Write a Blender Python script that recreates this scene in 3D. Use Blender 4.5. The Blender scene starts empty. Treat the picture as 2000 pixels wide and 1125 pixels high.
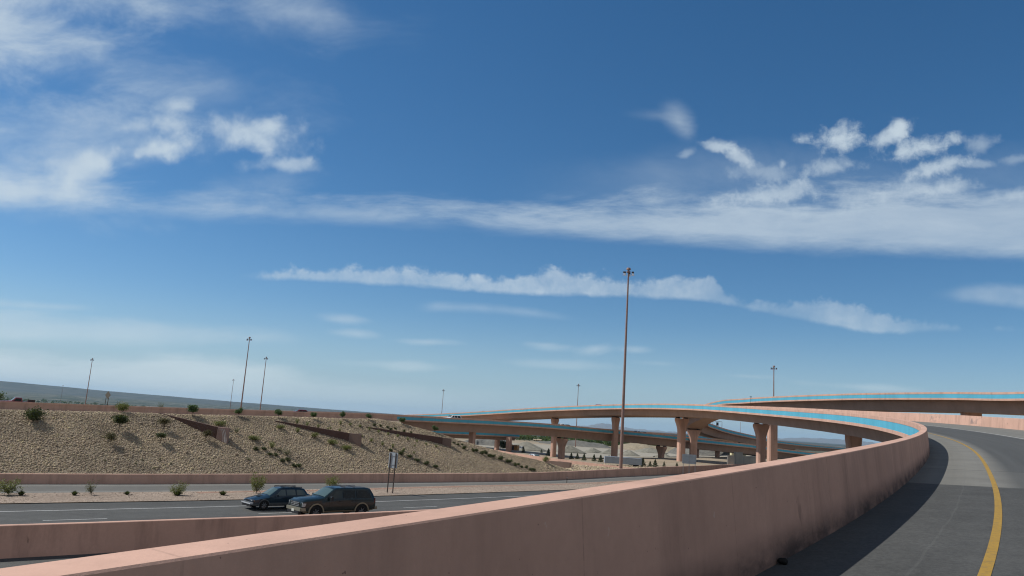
import bpy, bmesh, math, random
import numpy as np
from mathutils import Vector, Matrix
rad = math.radians
random.seed(7); RNG = np.random.default_rng(7)
C = bpy.data.collections.new("interchange"); bpy.context.scene.collection.children.link(C)
scene = bpy.context.scene

# ------------------------------------------------------------------ camera geometry (metres, eye at z = H)
F = 1500.0; PITCH = rad(9.93); ROLL = rad(3.78); H = 6.9
FW = np.array([0, math.cos(PITCH), math.sin(PITCH)]); UP0 = np.array([0, -math.sin(PITCH), math.cos(PITCH)]); RT0 = np.array([1., 0, 0])
RT = RT0*math.cos(ROLL) + UP0*math.sin(ROLL); UPV = -RT0*math.sin(ROLL) + UP0*math.cos(ROLL)
EYE = np.array([0, 0, H])
def ray(u, v): return FW + RT*((u-1000)/F) - UPV*((v-562.5)/F)
def at_z(u, v, z): r = ray(u, v); return EYE + r*((z-H)/r[2])
def at_y(u, v, y): r = ray(u, v); return EYE + r*(y/r[1])

# ------------------------------------------------------------------ object helpers
def link(o): C.objects.link(o); return o
def mesh_obj(name, verts, faces, mat, parent=None, smooth=False, uvs=None, sharp=None):
    me = bpy.data.meshes.new(name); me.from_pydata([tuple(map(float, v)) for v in verts], [], faces)
    if mat is not None:
        for m in (mat if isinstance(mat, (list, tuple)) else [mat]): me.materials.append(m)
    if uvs is not None:
        uv = me.uv_layers.new(name="UVMap")
        li = np.empty(len(me.loops), dtype=np.int32); me.loops.foreach_get("vertex_index", li)
        uv.data.foreach_set("uv", np.asarray(uvs, float)[li].ravel())
    if smooth:
        me.polygons.foreach_set("use_smooth", [True]*len(me.polygons))
        if sharp: me.set_sharp_from_angle(angle=rad(sharp))
    me.update()
    o = bpy.data.objects.new(name, me); link(o)
    if parent is not None: o.parent = parent
    return o
def tag(o, label=None, cat=None, group=None, kind=None):
    if label: o["label"] = label
    if cat: o["category"] = cat
    if group: o["group"] = group
    if kind: o["kind"] = kind
    return o
def thing(name, label, cat, loc=(0, 0, 0), rz=0.0, group=None):
    o = bpy.data.objects.new(name, None); link(o); o.empty_display_size = .2
    o.location = tuple(map(float, loc)); o.rotation_euler = (0, 0, rz)
    return tag(o, label, cat, group)
def copy_tree(o, parent=None):
    c = o.copy(); link(c); c.parent = parent
    for ch in list(o.children): copy_tree(ch, c)
    return c

class MB:
    def __init__(s): s.v = []; s.f = []
    def add(s, verts, faces):
        b = len(s.v); s.v += [tuple(map(float, q)) for q in verts]; s.f += [tuple(i+b for i in f) for f in faces]; return s
    def box(s, c, d, M=None):
        x, y, z = d[0]/2, d[1]/2, d[2]/2
        vs = [np.array([sx*x, sy*y, sz*z]) for sz in (-1, 1) for sy in (-1, 1) for sx in (-1, 1)]
        if M is not None: vs = [M @ q for q in vs]
        vs = [q+np.array(c) for q in vs]
        return s.add(vs, [(0, 2, 3, 1), (4, 5, 7, 6), (0, 1, 5, 4), (2, 6, 7, 3), (1, 3, 7, 5), (0, 4, 6, 2)])
    def tube(s, p0, p1, r0, r1=None, n=10, cap=True):
        r1 = r0 if r1 is None else r1
        p0 = np.array(p0, float); p1 = np.array(p1, float); d = p1-p0; d /= np.linalg.norm(d)
        a = np.cross(d, [0, 0, 1.] if abs(d[2]) < .9 else [1., 0, 0]); a /= np.linalg.norm(a); b = np.cross(d, a)
        vs = []
        for p, r in ((p0, r0), (p1, r1)):
            for k in range(n):
                t = 2*math.pi*k/n; vs.append(p + r*(a*math.cos(t)+b*math.sin(t)))
        fs = [(k, (k+1) % n, n+(k+1) % n, n+k) for k in range(n)]
        if cap: fs += [tuple(range(n-1, -1, -1)), tuple(range(n, 2*n))]
        return s.add(vs, fs)
    def prism(s, poly, axis_a, axis_b, axis_n, o, t0, t1):
        a, b, n, o = map(lambda q: np.array(q, float), (axis_a, axis_b, axis_n, o)); m = len(poly)
        vs = [o+a*x+b*y+n*t0 for x, y in poly] + [o+a*x+b*y+n*t1 for x, y in poly]
        return s.add(vs, [tuple(range(m-1, -1, -1)), tuple(range(m, 2*m))] + [(k, (k+1) % m, m+(k+1) % m, m+k) for k in range(m)])
    def build(s, name, mat, parent=None, smooth=False, sharp=None): return mesh_obj(name, s.v, s.f, mat, parent, smooth, None, sharp)

def catmull(P, step=1.0):
    P = np.asarray(P, float); Q = np.vstack([2*P[0]-P[1], P, 2*P[-1]-P[-2]]); out = []
    for i in range(1, len(Q)-2):
        n = max(2, int(np.linalg.norm(Q[i+1]-Q[i])/step)); t = np.linspace(0, 1, n, endpoint=False)[:, None]
        a, b, c, d = Q[i-1], Q[i], Q[i+1], Q[i+2]
        out.append(.5*((2*b)+(-a+c)*t+(2*a-5*b+4*c-d)*t*t+(-a+3*b-3*c+d)*t**3))
    out.append(P[-1:]); return np.vstack(out)
def tangents(P):
    d = np.gradient(P[:, :2], axis=0); d /= np.linalg.norm(d, axis=1)[:, None]; return d
def sweep(name, P, sec, mat, parent=None, closed=True, caps=True, uv=True, smooth=False, sharp=30):
    """extrude section [(offset to the right, dz)] along path P (x, y, z)"""
    P = np.asarray(P, float); T = tangents(P); N = np.stack([T[:, 1], -T[:, 0]], 1); n = len(P); m = len(sec)
    s = np.concatenate([[0], np.cumsum(np.linalg.norm(np.diff(P[:, :2], axis=0), axis=1))])
    V = []; UVs = []
    for i in range(n):
        for (a, z) in sec:
            a_ = a[i] if hasattr(a, '__len__') else a; z_ = z[i] if hasattr(z, '__len__') else z
            V.append((P[i, 0]+N[i, 0]*a_, P[i, 1]+N[i, 1]*a_, P[i, 2]+z_)); UVs.append((a_, s[i]))
    Fc = []; mm = m if closed else m-1
    for i in range(n-1):
        for j in range(mm):
            k = (j+1) % m; Fc.append((i*m+j, (i+1)*m+j, (i+1)*m+k, i*m+k))
    if closed and caps: Fc += [tuple(range(m)), tuple((n-1)*m+j for j in range(m-1, -1, -1))]
    return mesh_obj(name, V, Fc, mat, parent, smooth, UVs if uv else None, sharp if smooth else None)

# ------------------------------------------------------------------ materials
class NT:
    def __init__(s, tree): s.t = tree
    def n(s, typ, **kw):
        nd = s.t.nodes.new(typ)
        ins = kw.pop('ins', {})
        for k, v in kw.items(): setattr(nd, k, v)
        for k, v in ins.items():
            if isinstance(v, bpy.types.NodeSocket): s.t.links.new(v, nd.inputs[k])
            else: nd.inputs[k].default_value = v
        return nd
    def math(s, op, a, b=0.0, c=None, clamp=False):
        ins = {0: a, 1: b}
        if c is not None: ins[2] = c
        return s.n('ShaderNodeMath', operation=op, use_clamp=clamp, ins=ins).outputs[0]
    def noise(s, vec, scale, detail=4.0, rough=.55, dist=0.0):
        return s.n('ShaderNodeTexNoise', ins={'Vector': vec, 'Scale': scale, 'Detail': detail, 'Roughness': rough, 'Distortion': dist}).outputs[0]
    def maprange(s, v, a, b, c=0.0, d=1.0, smooth=False):
        return s.n('ShaderNodeMapRange', interpolation_type='SMOOTHSTEP' if smooth else 'LINEAR', ins={0: v, 1: a, 2: b, 3: c, 4: d}).outputs[0]
    def mix(s, f, a, b, typ='MIX'):
        nd = s.n('ShaderNodeMix', data_type='RGBA', blend_type=typ)
        for i, v in ((0, f), (6, a), (7, b)):
            if isinstance(v, bpy.types.NodeSocket): s.t.links.new(v, nd.inputs[i])
            else: nd.inputs[i].default_value = (*v, 1) if hasattr(v, '__len__') and len(v) == 3 else v
        return nd.outputs[2]
    def mapping(s, vec, scale=(1, 1, 1), rot=(0, 0, 0), loc=(0, 0, 0)):
        return s.n('ShaderNodeMapping', ins={'Vector': vec, 'Scale': scale, 'Rotation': rot, 'Location': loc}).outputs[0]
def material(name, rough=.9, metal=0.0, spec=.3):
    m = bpy.data.materials.new(name); m.use_nodes = True; t = m.node_tree
    b = t.nodes['Principled BSDF']; b.inputs['Roughness'].default_value = rough; b.inputs['Metallic'].default_value = metal
    b.inputs['Specular IOR Level'].default_value = spec
    return m, NT(t), b
def plain(name, col, rough=.6, metal=0.0, spec=.4, var=.0, scale=3.0):
    m, N, b = material(name, rough, metal, spec)
    if var:
        tc = N.n('ShaderNodeTexCoord').outputs['Object']; f = N.noise(tc, scale, 4)
        c = N.mix(N.maprange(f, .3, .7), [q*(1-var) for q in col], [min(1, q*(1+var)) for q in col]); N.t.links.new(c, b.inputs['Base Color'])
    else: b.inputs['Base Color'].default_value = (*col, 1)
    return m
def bump(N, b, h, strength, dist):
    bm = N.n('ShaderNodeBump', ins={'Strength': strength, 'Distance': dist, 'Height': h}); N.t.links.new(bm.outputs[0], b.inputs['Normal'])

def stucco(name, col, stain=.35, streak=True, bumpy=.25, cast=False):
    """painted, weathered concrete: blotches, rain streaks running down, fine pores"""
    m, N, b = material(name, .92, 0, .15)
    g = N.n('ShaderNodeNewGeometry').outputs['Position']
    big = N.noise(g, .35, 5, .6); fine = N.noise(g, 9.0, 4, .65); pore = N.noise(g, 60., 2, .6)
    c = N.mix(N.maprange(big, .32, .68), [q*.88 for q in col], [min(1, q*1.08) for q in col])
    c = N.mix(N.maprange(fine, .3, .75, 0, .35), c, [q*.78 for q in col])
    if streak:
        sv = N.mapping(g, (.8, .8, .12)); st = N.noise(sv, 1.3, 7, .66, .15)
        sv2 = N.mapping(g, (5., 5., .25)); st2 = N.noise(sv2, 1.5, 4, .6)
        k = N.math('MULTIPLY', N.maprange(st, .48, .74), N.maprange(st2, .25, .75, .35, 1), clamp=True)
        c = N.mix(N.math('MULTIPLY', k, stain), c, (.045, .035, .032))
        sp = N.noise(N.mapping(g, (1, 1, .6)), 2.2, 3, .5); c = N.mix(N.maprange(sp, .70, .76, 0, stain*.9), c, (.05, .035, .03))
    if cast:                                                 # cast barrier: form lines, grime plus painted-in shade at the foot, chips and bug holes
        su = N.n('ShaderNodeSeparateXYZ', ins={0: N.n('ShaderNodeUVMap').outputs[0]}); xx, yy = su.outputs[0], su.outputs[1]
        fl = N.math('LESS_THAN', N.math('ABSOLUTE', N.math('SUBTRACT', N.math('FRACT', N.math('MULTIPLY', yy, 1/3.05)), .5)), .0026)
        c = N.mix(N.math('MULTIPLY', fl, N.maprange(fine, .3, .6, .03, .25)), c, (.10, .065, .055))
        grime_shade = N.math('MULTIPLY', N.maprange(xx, .325, .366, 0, 1, True), N.maprange(N.noise(N.mapping(g, (1, 1, 2.5)), 1.1, 6, .68), .3, .62, .4, .95)); c = N.mix(grime_shade, c, (.055, .045, .042))
        ch = N.noise(g, 7.5, 3, .5); c = N.mix(N.maprange(ch, .74, .76, 0, .3), c, (.62, .52, .46)); bh = N.noise(N.mapping(g, (1, 1, 1), loc=(40, 3, 7)), 26., 2, .5); c = N.mix(N.maprange(bh, .74, .77, 0, .7), c, (.16, .10, .085))
        du = N.noise(N.mapping(g, (1, 1, .5), loc=(9, 1, 0)), .55, 5, .65); c = N.mix(N.maprange(du, .5, .75, 0, .35), c, (.30, .21, .175))
    N.t.links.new(c, b.inputs['Base Color'])
    bump(N, b, N.math('ADD', N.math('MULTIPLY', fine, .6), pore), bumpy, .012)
    return m

PINK = (.57, .357, .272)
M = {}
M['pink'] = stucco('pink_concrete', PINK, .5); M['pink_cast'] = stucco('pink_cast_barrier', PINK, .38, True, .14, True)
M['pink_clean'] = stucco('pink_concrete_clean', PINK, .2)
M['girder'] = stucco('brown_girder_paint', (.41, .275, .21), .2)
M['blue'] = stucco('turquoise_paint', (.105, .40, .53), .16, True, .1)
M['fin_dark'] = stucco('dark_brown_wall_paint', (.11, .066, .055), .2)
M['fin_end'] = stucco('pink_brown_wall_paint', (.33, .225, .19), .2); M['fin_end_shaded'] = stucco('shaded_wall_paint', (.20, .14, .115), .2)  # the second is a darker copy with the plain ends' shade put in
M['grey_conc'] = stucco('grey_concrete', (.42, .41, .37), .25)
M['white'] = plain('white_paint', (.75, .76, .76), .5, var=.05)
M['mast'] = plain('weathered_brown_steel', (.27, .17, .14), .6, .1, var=.15)
M['galv'] = plain('galvanised_steel', (.36, .38, .39), .45, .6, var=.12)
M['aluminium'] = plain('sheet_aluminium_back', (.36, .40, .43), .6, .15, var=.06)
M['chrome'] = plain('polished_reflector', (.85, .86, .88), .12, 1.0)
M['dark'] = plain('dark_plastic', (.02, .02, .022), .6)
M['black'] = plain('black_rubber', (.014, .014, .014), .8, 0, .2)
M['rust_post'] = plain('rusted_sign_post', (.055, .04, .035), .7, .2, var=.2)

def asphalt_mat(name, base, kind):
    """road surface; UV x = metres across, y = metres along the road"""
    m, N, b = material(name, .88, 0, .25)
    uv = N.n('ShaderNodeUVMap').outputs[0]; g = N.n('ShaderNodeNewGeometry').outputs['Position']
    sx = N.n('ShaderNodeSeparateXYZ', ins={0: uv}); X, Y = sx.outputs[0], sx.outputs[1]
    grain = N.noise(g, 15., 4, .72); grit = N.noise(g, 110., 2, .6); big = N.noise(g, .28, 5, .62)
    lng = N.noise(N.mapping(uv, (1.6, .035, 1)), 1.0, 5, .6)
    mid = N.noise(g, 1.7, 5, .65)
    c = N.mix(N.maprange(big, .3, .7), [q*.78 for q in base], [q*1.25 for q in base]); c = N.mix(N.maprange(mid, .42, .72, 0, .55), c, [min(1, q*1.75) for q in base])
    c = N.mix(N.maprange(lng, .3, .7, 0, .5), c, [q*1.45 for q in base])
    c = N.mix(N.maprange(grain, .38, .66, 0, .6), c, [q*.5 for q in base])
    c = N.mix(N.maprange(N.noise(g, 42., 2, .5), .60, .72, 0, .45), c, [q*2.1 for q in base]); c = N.mix(N.maprange(grit, .66, .74, 0, .55), c, [min(1, q*2.8) for q in base])
    if kind == 'ramp':
        con = (.175, .17, .15)
        wob = N.math('ADD', Y, N.math('MULTIPLY', N.noise(g, 1.2, 2), .12))
        k1 = N.math('MULTIPLY', N.math('GREATER_THAN', wob, 83.2), N.math('LESS_THAN', Y, 10000.))   # bridge slab begins
        lane = N.math('MULTIPLY', N.maprange(X, 2.0, 2.7, 0, 1, True), N.maprange(X, 6.5, 7.4, 1, 0, True))
        slab = N.mix(N.maprange(N.noise(g, .6, 5, .6), .3, .7), [q*.86 for q in con], [q*1.1 for q in con])
        slab = N.mix(N.maprange(lng, .4, .7, 0, .35), slab, [q*.6 for q in con])
        lanecol = N.mix(N.maprange(lng, .3, .7), (.058, .06, .058), (.085, .086, .083))
        far = N.math('GREATER_THAN', Y, 90.55)
        slab = N.mix(N.math('MULTIPLY', lane, N.math('MULTIPLY_ADD', far, .14, .83)), slab, lanecol)
        c = N.mix(k1, c, slab)
        for y0, w in ((90.5, .05), (83.2, .03)):
            j = N.math('LESS_THAN', N.math('ABSOLUTE', N.math('SUBTRACT', Y, y0)), w); c = N.mix(N.math('MULTIPLY', j, .8), c, (.02, .02, .02))
        seam = N.math('LESS_THAN', N.math('ABSOLUTE', N.math('SUBTRACT', N.math('ADD', X, N.math('MULTIPLY', N.noise(N.mapping(uv, (1, .3, 1)), 2., 2), .1)), 1.35)), .015)
        c = N.mix(N.math('MULTIPLY', seam, .18), c, (.13, .13, .12))
        dirt = N.math('MULTIPLY', N.maprange(X, 0, .55, 1, 0, True), N.maprange(N.noise(g, 2.5, 4), .35, .65)); c = N.mix(N.math('MULTIPLY', dirt, .3), c, (.09, .075, .06))
    if kind == 'plain':
        ln = N.math('MULTIPLY', N.maprange(X, 1.4, 1.9, 0, 1, True), N.maprange(X, 4.6, 5.2, 1, 0, True)); c = N.mix(N.math('MULTIPLY', ln, .6), c, [q*.62 for q in base])
    if kind == 'freeway':
        tr = N.math('ABSOLUTE', N.math('SINE', N.math('MULTIPLY', N.math('ADD', X, -14.6), 1.72))); c = N.mix(N.maprange(tr, .3, .9, .25, 0), c, [q*.7 for q in base])
        edge = N.math('LESS_THAN', X, 14.0); c = N.mix(N.math('MULTIPLY', edge, .3), c, [q*.6 for q in base])
    N.t.links.new(c, b.inputs['Base Color'])
    bump(N, b, N.math('ADD', grain, N.math('MULTIPLY', grit, .7)), .35, .01)
    return m
M['asphalt'] = asphalt_mat('freeway_asphalt', (.076, .076, .071), 'freeway')
M['front'] = asphalt_mat('grey_frontage_asphalt', (.15, .145, .13), 'plain')
M['ramp'] = asphalt_mat('ramp_surface', (.064, .064, .06), 'ramp')
def paint(name, col):
    m, N, b = material(name, .7, 0, .3); g = N.n('ShaderNodeNewGeometry').outputs['Position']
    f = N.noise(g, 18., 4, .7); f2 = N.noise(g, 1.5, 3)
    f3 = N.noise(g, 6., 5, .7); c = N.mix(N.maprange(f, .50, .72, 0, .75), col, (.10, .09, .075)); c = N.mix(N.maprange(f3, .52, .74, 0, .6), c, (.13, .10, .06)); c = N.mix(N.maprange(f2, .3, .7, 0, .3), c, [q*.7 for q in col])
    N.t.links.new(c, b.inputs['Base Color']); return m
M['yellow'] = paint('yellow_road_paint', (.36, .215, .032)); M['whiteline'] = paint('white_road_paint', (.50, .50, .48))
def gravel(name, c1, c2, scale, bs=.6):
    m, N, b = material(name, .95, 0, .1); g = N.n('ShaderNodeNewGeometry').outputs['Position']
    v = N.n('ShaderNodeTexVoronoi', ins={'Vector': g, 'Scale': scale}); big = N.noise(g, .15, 5, .6); md = N.noise(g, 1.8, 4, .6)
    sp = N.n('ShaderNodeSeparateColor', ins={0: v.outputs['Color']}).outputs[0]
    c = N.mix(sp, c1, c2); c = N.mix(N.maprange(big, .3, .7, 0, .4), c, [q*.7 for q in c1]); c = N.mix(N.maprange(md, .4, .75, 0, .45), c, [q*.55 for q in c1])
    N.t.links.new(c, b.inputs['Base Color']); bump(N, b, N.math('SUBTRACT', 1., v.outputs['Distance']), bs, .06); return m
M['gravel'] = gravel('pale_median_gravel', (.26, .20, .155), (.42, .34, .27), 9.)
M['soil'] = gravel('slope_soil', (.24, .195, .14), (.34, .28, .20), 5.)
M['redsoil'] = gravel('red_soil', (.27, .165, .12), (.36, .235, .175), 5.)
M['sand'] = gravel('gravel_heap', (.27, .25, .21), (.36, .33, .28), 1.2, .3)
def stone_mat():
    m, N, b = material('riprap_stone', .93, 0, .15); gn = N.n('ShaderNodeNewGeometry')
    r = gn.outputs['Random Per Island']; cr = N.n('ShaderNodeValToRGB', ins={0: r}); e = cr.color_ramp.elements
    e[0].position = 0; e[0].color = (0.344, 0.263, 0.180, 1); e[1].position = 1; e[1].color = (0.585, 0.499, 0.290, 1)
    for p, c in ((.3, (0.405, 0.314, 0.220)), (.55, (0.475, 0.374, 0.260)), (.72, (0.546, 0.431, 0.314)), (.86, (0.525, 0.437, 0.270))):
        q = e.new(p); q.color = (*c, 1)
    f = N.noise(gn.outputs['Position'], .22, 5, .65); c = N.mix(N.maprange(f, .38, .68, 0, .5), cr.outputs[0], (.12, .095, .075), 'MIX')
    fs = N.noise(gn.outputs['Position'], 14., 3, .6); c = N.mix(N.maprange(fs, .4, .7, 0, .3), c, (.10, .085, .065))
    N.t.links.new(c, b.inputs['Base Color']); return m
M['stone'] = stone_mat()
def leaf_mat(name, c1, c2, rough=.6):
    m, N, b = material(name, rough, 0, .25); r = N.n('ShaderNodeNewGeometry').outputs['Random Per Island']
    c = N.mix(r, c1, c2); N.t.links.new(c, b.inputs['Base Color'])
    b.inputs['Subsurface Weight'].default_value = 0.0
    tr = N.n('ShaderNodeBsdfTranslucent', ins={0: (c2[0]*1.2, c2[1]*1.3, c2[2], 1)}); mx = N.n('ShaderNodeMixShader', ins={0: .25})
    N.t.links.new(b.outputs[0], mx.inputs[1]); N.t.links.new(tr.outputs[0], mx.inputs[2]); N.t.links.new(mx.outputs[0], N.t.nodes['Material Output'].inputs[0])
    return m
M['leaf_tree'] = leaf_mat('young_tree_leaves', (.045, .078, .028), (.095, .145, .052))
M['leaf_dark'] = leaf_mat('dark_bush_leaves', (.03, .04, .014), (.075, .092, .028))
M['leaf_brown'] = leaf_mat('dry_bush_leaves', (.05, .04, .018), (.10, .09, .035))
M['leaf_yel'] = leaf_mat('yellow_green_leaves', (.09, .115, .025), (.19, .21, .06))
M['leaf_lime'] = leaf_mat('fresh_green_leaves', (.085, .10, .026), (.18, .19, .06))
M['leaf_grey'] = leaf_mat('grey_green_leaves', (.09, .10, .05), (.17, .17, .09))
M['leaf_con'] = leaf_mat('conifer_needles', (.022, .036, .018), (.065, .082, .038))
M['leaf_far'] = leaf_mat('far_tree_leaves', (.03, .05, .018), (.085, .12, .035))
M['bark'] = plain('bark', (.10, .075, .055), .9, var=.2)
# ------------------------------------------------------------------ render, sun, camera
DENOISE = True
SUN_AZ, SUN_EL = rad(-80), rad(48.5)
TS = np.array([math.cos(SUN_EL)*math.sin(SUN_AZ), math.cos(SUN_EL)*math.cos(SUN_AZ), math.sin(SUN_EL)])
sl = bpy.data.lights.new("sun", 'SUN'); sl.energy = 4.3; sl.angle = rad(.53); sl.color = (1.0, .97, .925)
so = bpy.data.objects.new("sun", sl); link(so); so.rotation_euler = Vector(TS).to_track_quat('Z', 'Y').to_euler(); so.location = (0, 0, 60); scene.cycles.filter_width = 1.15
cd = bpy.data.cameras.new("camera"); cam = bpy.data.objects.new("camera", cd); link(cam)
cd.sensor_width = 36; cd.sensor_fit = 'HORIZONTAL'; cd.lens = 36*F/2000; cd.clip_start = .05; cd.clip_end = 90000
cam.matrix_world = Matrix(((RT[0], UPV[0], -FW[0], 0), (RT[1], UPV[1], -FW[1], 0), (RT[2], UPV[2], -FW[2], H), (0, 0, 0, 1)))
scene.camera = cam
scene.view_settings.view_transform = 'Standard'; scene.view_settings.look = 'None'
scene.view_settings.exposure = EXPO = 0.06; scene.view_settings.gamma = 1
scene.render.engine = 'CYCLES'
scene.cycles.max_bounces = 6; scene.cycles.diffuse_bounces = 3; scene.cycles.glossy_bounces = 3; scene.cycles.transmission_bounces = 4
scene.cycles.volume_bounces = 0; scene.cycles.use_denoising = DENOISE; scene.cycles.sample_clamp_indirect = 6

# ------------------------------------------------------------------ sky: Nishita daylight with high cloud
SKY_STR = .082
w = bpy.data.worlds.new("World"); scene.world = w; w.use_nodes = True; w.node_tree.nodes.clear(); N = NT(w.node_tree)
sky = N.n('ShaderNodeTexSky', sky_type='NISHITA', sun_disc=False, sun_elevation=SUN_EL, sun_rotation=SUN_AZ, altitude=1200., air_density=1.0, dust_density=.6, ozone_density=2.2)
d = N.n('ShaderNodeTexCoord').outputs['Generated']
def dot(vec): return N.n('ShaderNodeVectorMath', operation='DOT_PRODUCT', ins={0: d, 1: tuple(vec)}).outputs['Value']
# tangent plane of the cloud field: x to the right, y down, one unit = 1 rad near its centre, cloud tops towards -y
fw = N.math('MAXIMUM', dot(FW), .06)
X = N.math('DIVIDE', dot(RT), fw); Y = N.math('DIVIDE', dot(UPV), fw)
U = N.math('MULTIPLY_ADD', X, .75, .5)                  # 0..1 over the field's width
Vv = N.math('MULTIPLY_ADD', Y, -.75, .28125)             # same unit, 0..0.5625 over its height
P = N.n('ShaderNodeCombineXYZ', ins={0: U, 1: Vv, 2: 0.0}).outputs[0]
tilt = rad(3.0)
vor = N.n('ShaderNodeTexVoronoi', feature='SMOOTH_F1', ins={'Vector': N.n('ShaderNodeVectorMath', operation='ADD', ins={0: P, 1: N.n('ShaderNodeVectorMath', operation='SCALE', ins={0: N.n('ShaderNodeTexNoise', ins={'Vector': P, 'Scale': 30., 'Detail': 4.0}).outputs['Color'], 'Scale': .03}).outputs[0]}).outputs[0], 'Scale': 42., 'Smoothness': .6}).outputs['Distance']
n_puff = N.math('ADD', N.math('MULTIPLY', N.noise(P, 20., 10, .63, .15), .72), N.math('MULTIPLY', N.math('SUBTRACT', .78, vor), .28))   # billows
n_fine = N.noise(P, 60., 8, .66, .2)
n_str = N.noise(N.mapping(P, (3.2, 15., 1), (0, 0, -tilt)), 2.6, 10, .66, .25)     # long streaks
n_wsp = N.noise(N.mapping(P, (6., 13., 1), (0, 0, rad(-12))), 1.7, 10, .62, .35)    # combed cirrus
n_edge = N.math('ADD', N.math('MULTIPLY', n_puff, .55), N.math('MULTIPLY', n_fine, .45))
n_big = N.noise(P, 4.5, 5, .5, .2)
def curve(pts):
    nd = N.n('ShaderNodeFloatCurve', ins={'Value': U}); c = nd.mapping.curves[0]
    pts = sorted(pts); pts = [(max(0, min(1, a/2000)), max(0, min(1, b))) for a, b in pts]
    if pts[0][0] > 0: pts = [(0, pts[0][1])]+pts
    if pts[-1][0] < 1: pts += [(1, pts[-1][1])]
    c.points[0].location = pts[0]; c.points[1].location = pts[-1]
    for q in pts[1:-1]: c.points.new(*q)
    nd.mapping.use_clip = False; nd.mapping.update(); return nd.outputs[0]
def c0(n, k): return N.math('MULTIPLY_ADD', n, k, -.5*k)   # centred noise
total = None
def acc(x):
    global total
    total = x if total is None else N.math('SUBTRACT', N.math('ADD', total, x), N.math('MULTIPLY', total, x))
def band(top, bot, amp, st, sb, nt, kt, kb, tex, lo, hi):
    """cloud between two lines; soft edges broken up by noise; tex = streak texture inside"""
    t = curve([(a, b/1125) for a, b in top]); b_ = curve([(a, b/1125) for a, b in bot]); a_ = curve(amp)
    v = N.math('MULTIPLY', Vv, 2000/1125)
    e1 = N.math('ADD', N.math('SUBTRACT', v, t), c0(nt, kt/1125)); e2 = N.math('ADD', N.math('SUBTRACT', b_, v), c0(nt, kb/1125))
    m = N.math('MULTIPLY', N.maprange(e1, -st/1125, st/1125, 0, 1, True), N.maprange(e2, -sb/1125, sb/1125, 0, 1, True))
    x = N.math('MULTIPLY', m, N.maprange(tex, .25, .75, lo, hi)); acc(N.math('MULTIPLY', x, a_, clamp=True))
def puff(u, v, rx, ry, rot, amp, noise=None, k=1.5, soft=.55):
    k *= 1.45
    noise = n_puff if noise is None else noise
    mp = N.n('ShaderNodeMapping', vector_type='TEXTURE', ins={'Vector': P, 'Location': (u/2000, v/2000, 0), 'Rotation': (0, 0, rad(rot)), 'Scale': (rx/1000, ry/1000, 1)}).outputs[0]
    r = N.n('ShaderNodeVectorMath', operation='LENGTH', ins={0: mp}).outputs['Value']
    x = N.math('ADD', N.math('SUBTRACT', .5, r), c0(noise, k)); acc(N.maprange(x, -soft*.35, soft, 0, amp, True))
# the long stratus streak
band([(0, 345), (250, 378), (500, 398), (800, 410), (1000, 408), (1250, 405), (1450, 392), (1600, 400), (1750, 378), (2000, 372)],
     [(0, 392), (250, 408), (500, 423), (800, 434), (1000, 446), (1250, 463), (1500, 477), (1750, 486), (2000, 496)],
     [(0, .85), (300, .62), (550, .44), (800, .52), (1000, .62), (1300, .74), (1600, .74), (2000, .68)], 34, 20, n_str, 150, 40, n_str, .66, 1.08)
# cumulus line with a flat base
band([(0, 536), (480, 536), (560, 530), (660, 522), (760, 522), (850, 528), (960, 544), (1020, 538), (1070, 522), (1150, 538), (1220, 545), (1320, 540), (1390, 545), (1430, 582), (1560, 590), (1660, 588), (1760, 622), (1850, 634), (2000, 640)],
     [(0, 542), (520, 543), (700, 553), (860, 562), (1000, 573), (1200, 579), (1400, 590), (1500, 612), (1600, 630), (1720, 650), (1800, 646), (2000, 644)],
     [(0, 0), (450, 0), (520, .5), (620, .74), (1000, .82), (1330, .72), (1390, .52), (1440, .36), (1560, .38), (1680, .6), (1750, .5), (1800, .25), (1950, .2), (2000, .1)], 8, 6, n_edge, 100, 22, n_edge, .2, 1.2)
# low veils on the left
band([(0, 612), (200, 626), (400, 642), (520, 652), (600, 660)], [(0, 664), (200, 668), (400, 670), (560, 664), (2000, 664)], [(0, .6), (250, .55), (450, .42), (560, .25), (620, 0), (2000, 0)], 14, 14, n_str, 44, 26, n_str, .5, 1.05)
band([(0, 690), (200, 704), (330, 698), (500, 712), (650, 742), (800, 758), (1000, 780), (2000, 850)], [(0, 900), (2000, 900)], [(0, .74), (400, .70), (600, .5), (800, .3), (1000, .12), (1300, .05), (2000, .05)], 18, 22, n_str, 60, 20, n_str, .6, 1.05)
band([(0, 584), (200, 600)], [(0, 600), (210, 605)], [(0, .55), (140, .45), (215, 0), (2000, 0)], 8, 7, n_wsp, 14, 8, n_wsp, .4, 1.0)
band([(800, 594), (900, 594), (1000, 600), (1160, 624)], [(800, 606), (900, 606), (1000, 614), (1160, 626)], [(0, 0), (800, 0), (860, .36), (960, .42), (1080, .3), (1170, 0), (2000, 0)], 8, 8, n_wsp, 16, 12, n_wsp, .3, 1.0)
band([(1800, 572), (1920, 556), (2000, 562)], [(1800, 580), (1900, 588), (2000, 598)], [(0, 0), (1800, 0), (1880, .4), (2000, .6)], 12, 10, n_wsp, 26, 14, n_puff, .4, 1.0)
band([(0, 300), (1150, 330), (1300, 300), (1500, 300), (1750, 330), (2000, 300)], [(0, 330), (1200, 400), (1400, 395), (2000, 400)], [(0, 0), (950, 0), (1200, .12), (1350, .24), (1500, .2), (1700, .16), (2000, .14)], 40, 20, n_wsp, 60, 30, n_wsp, .2, 1.0)
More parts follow.
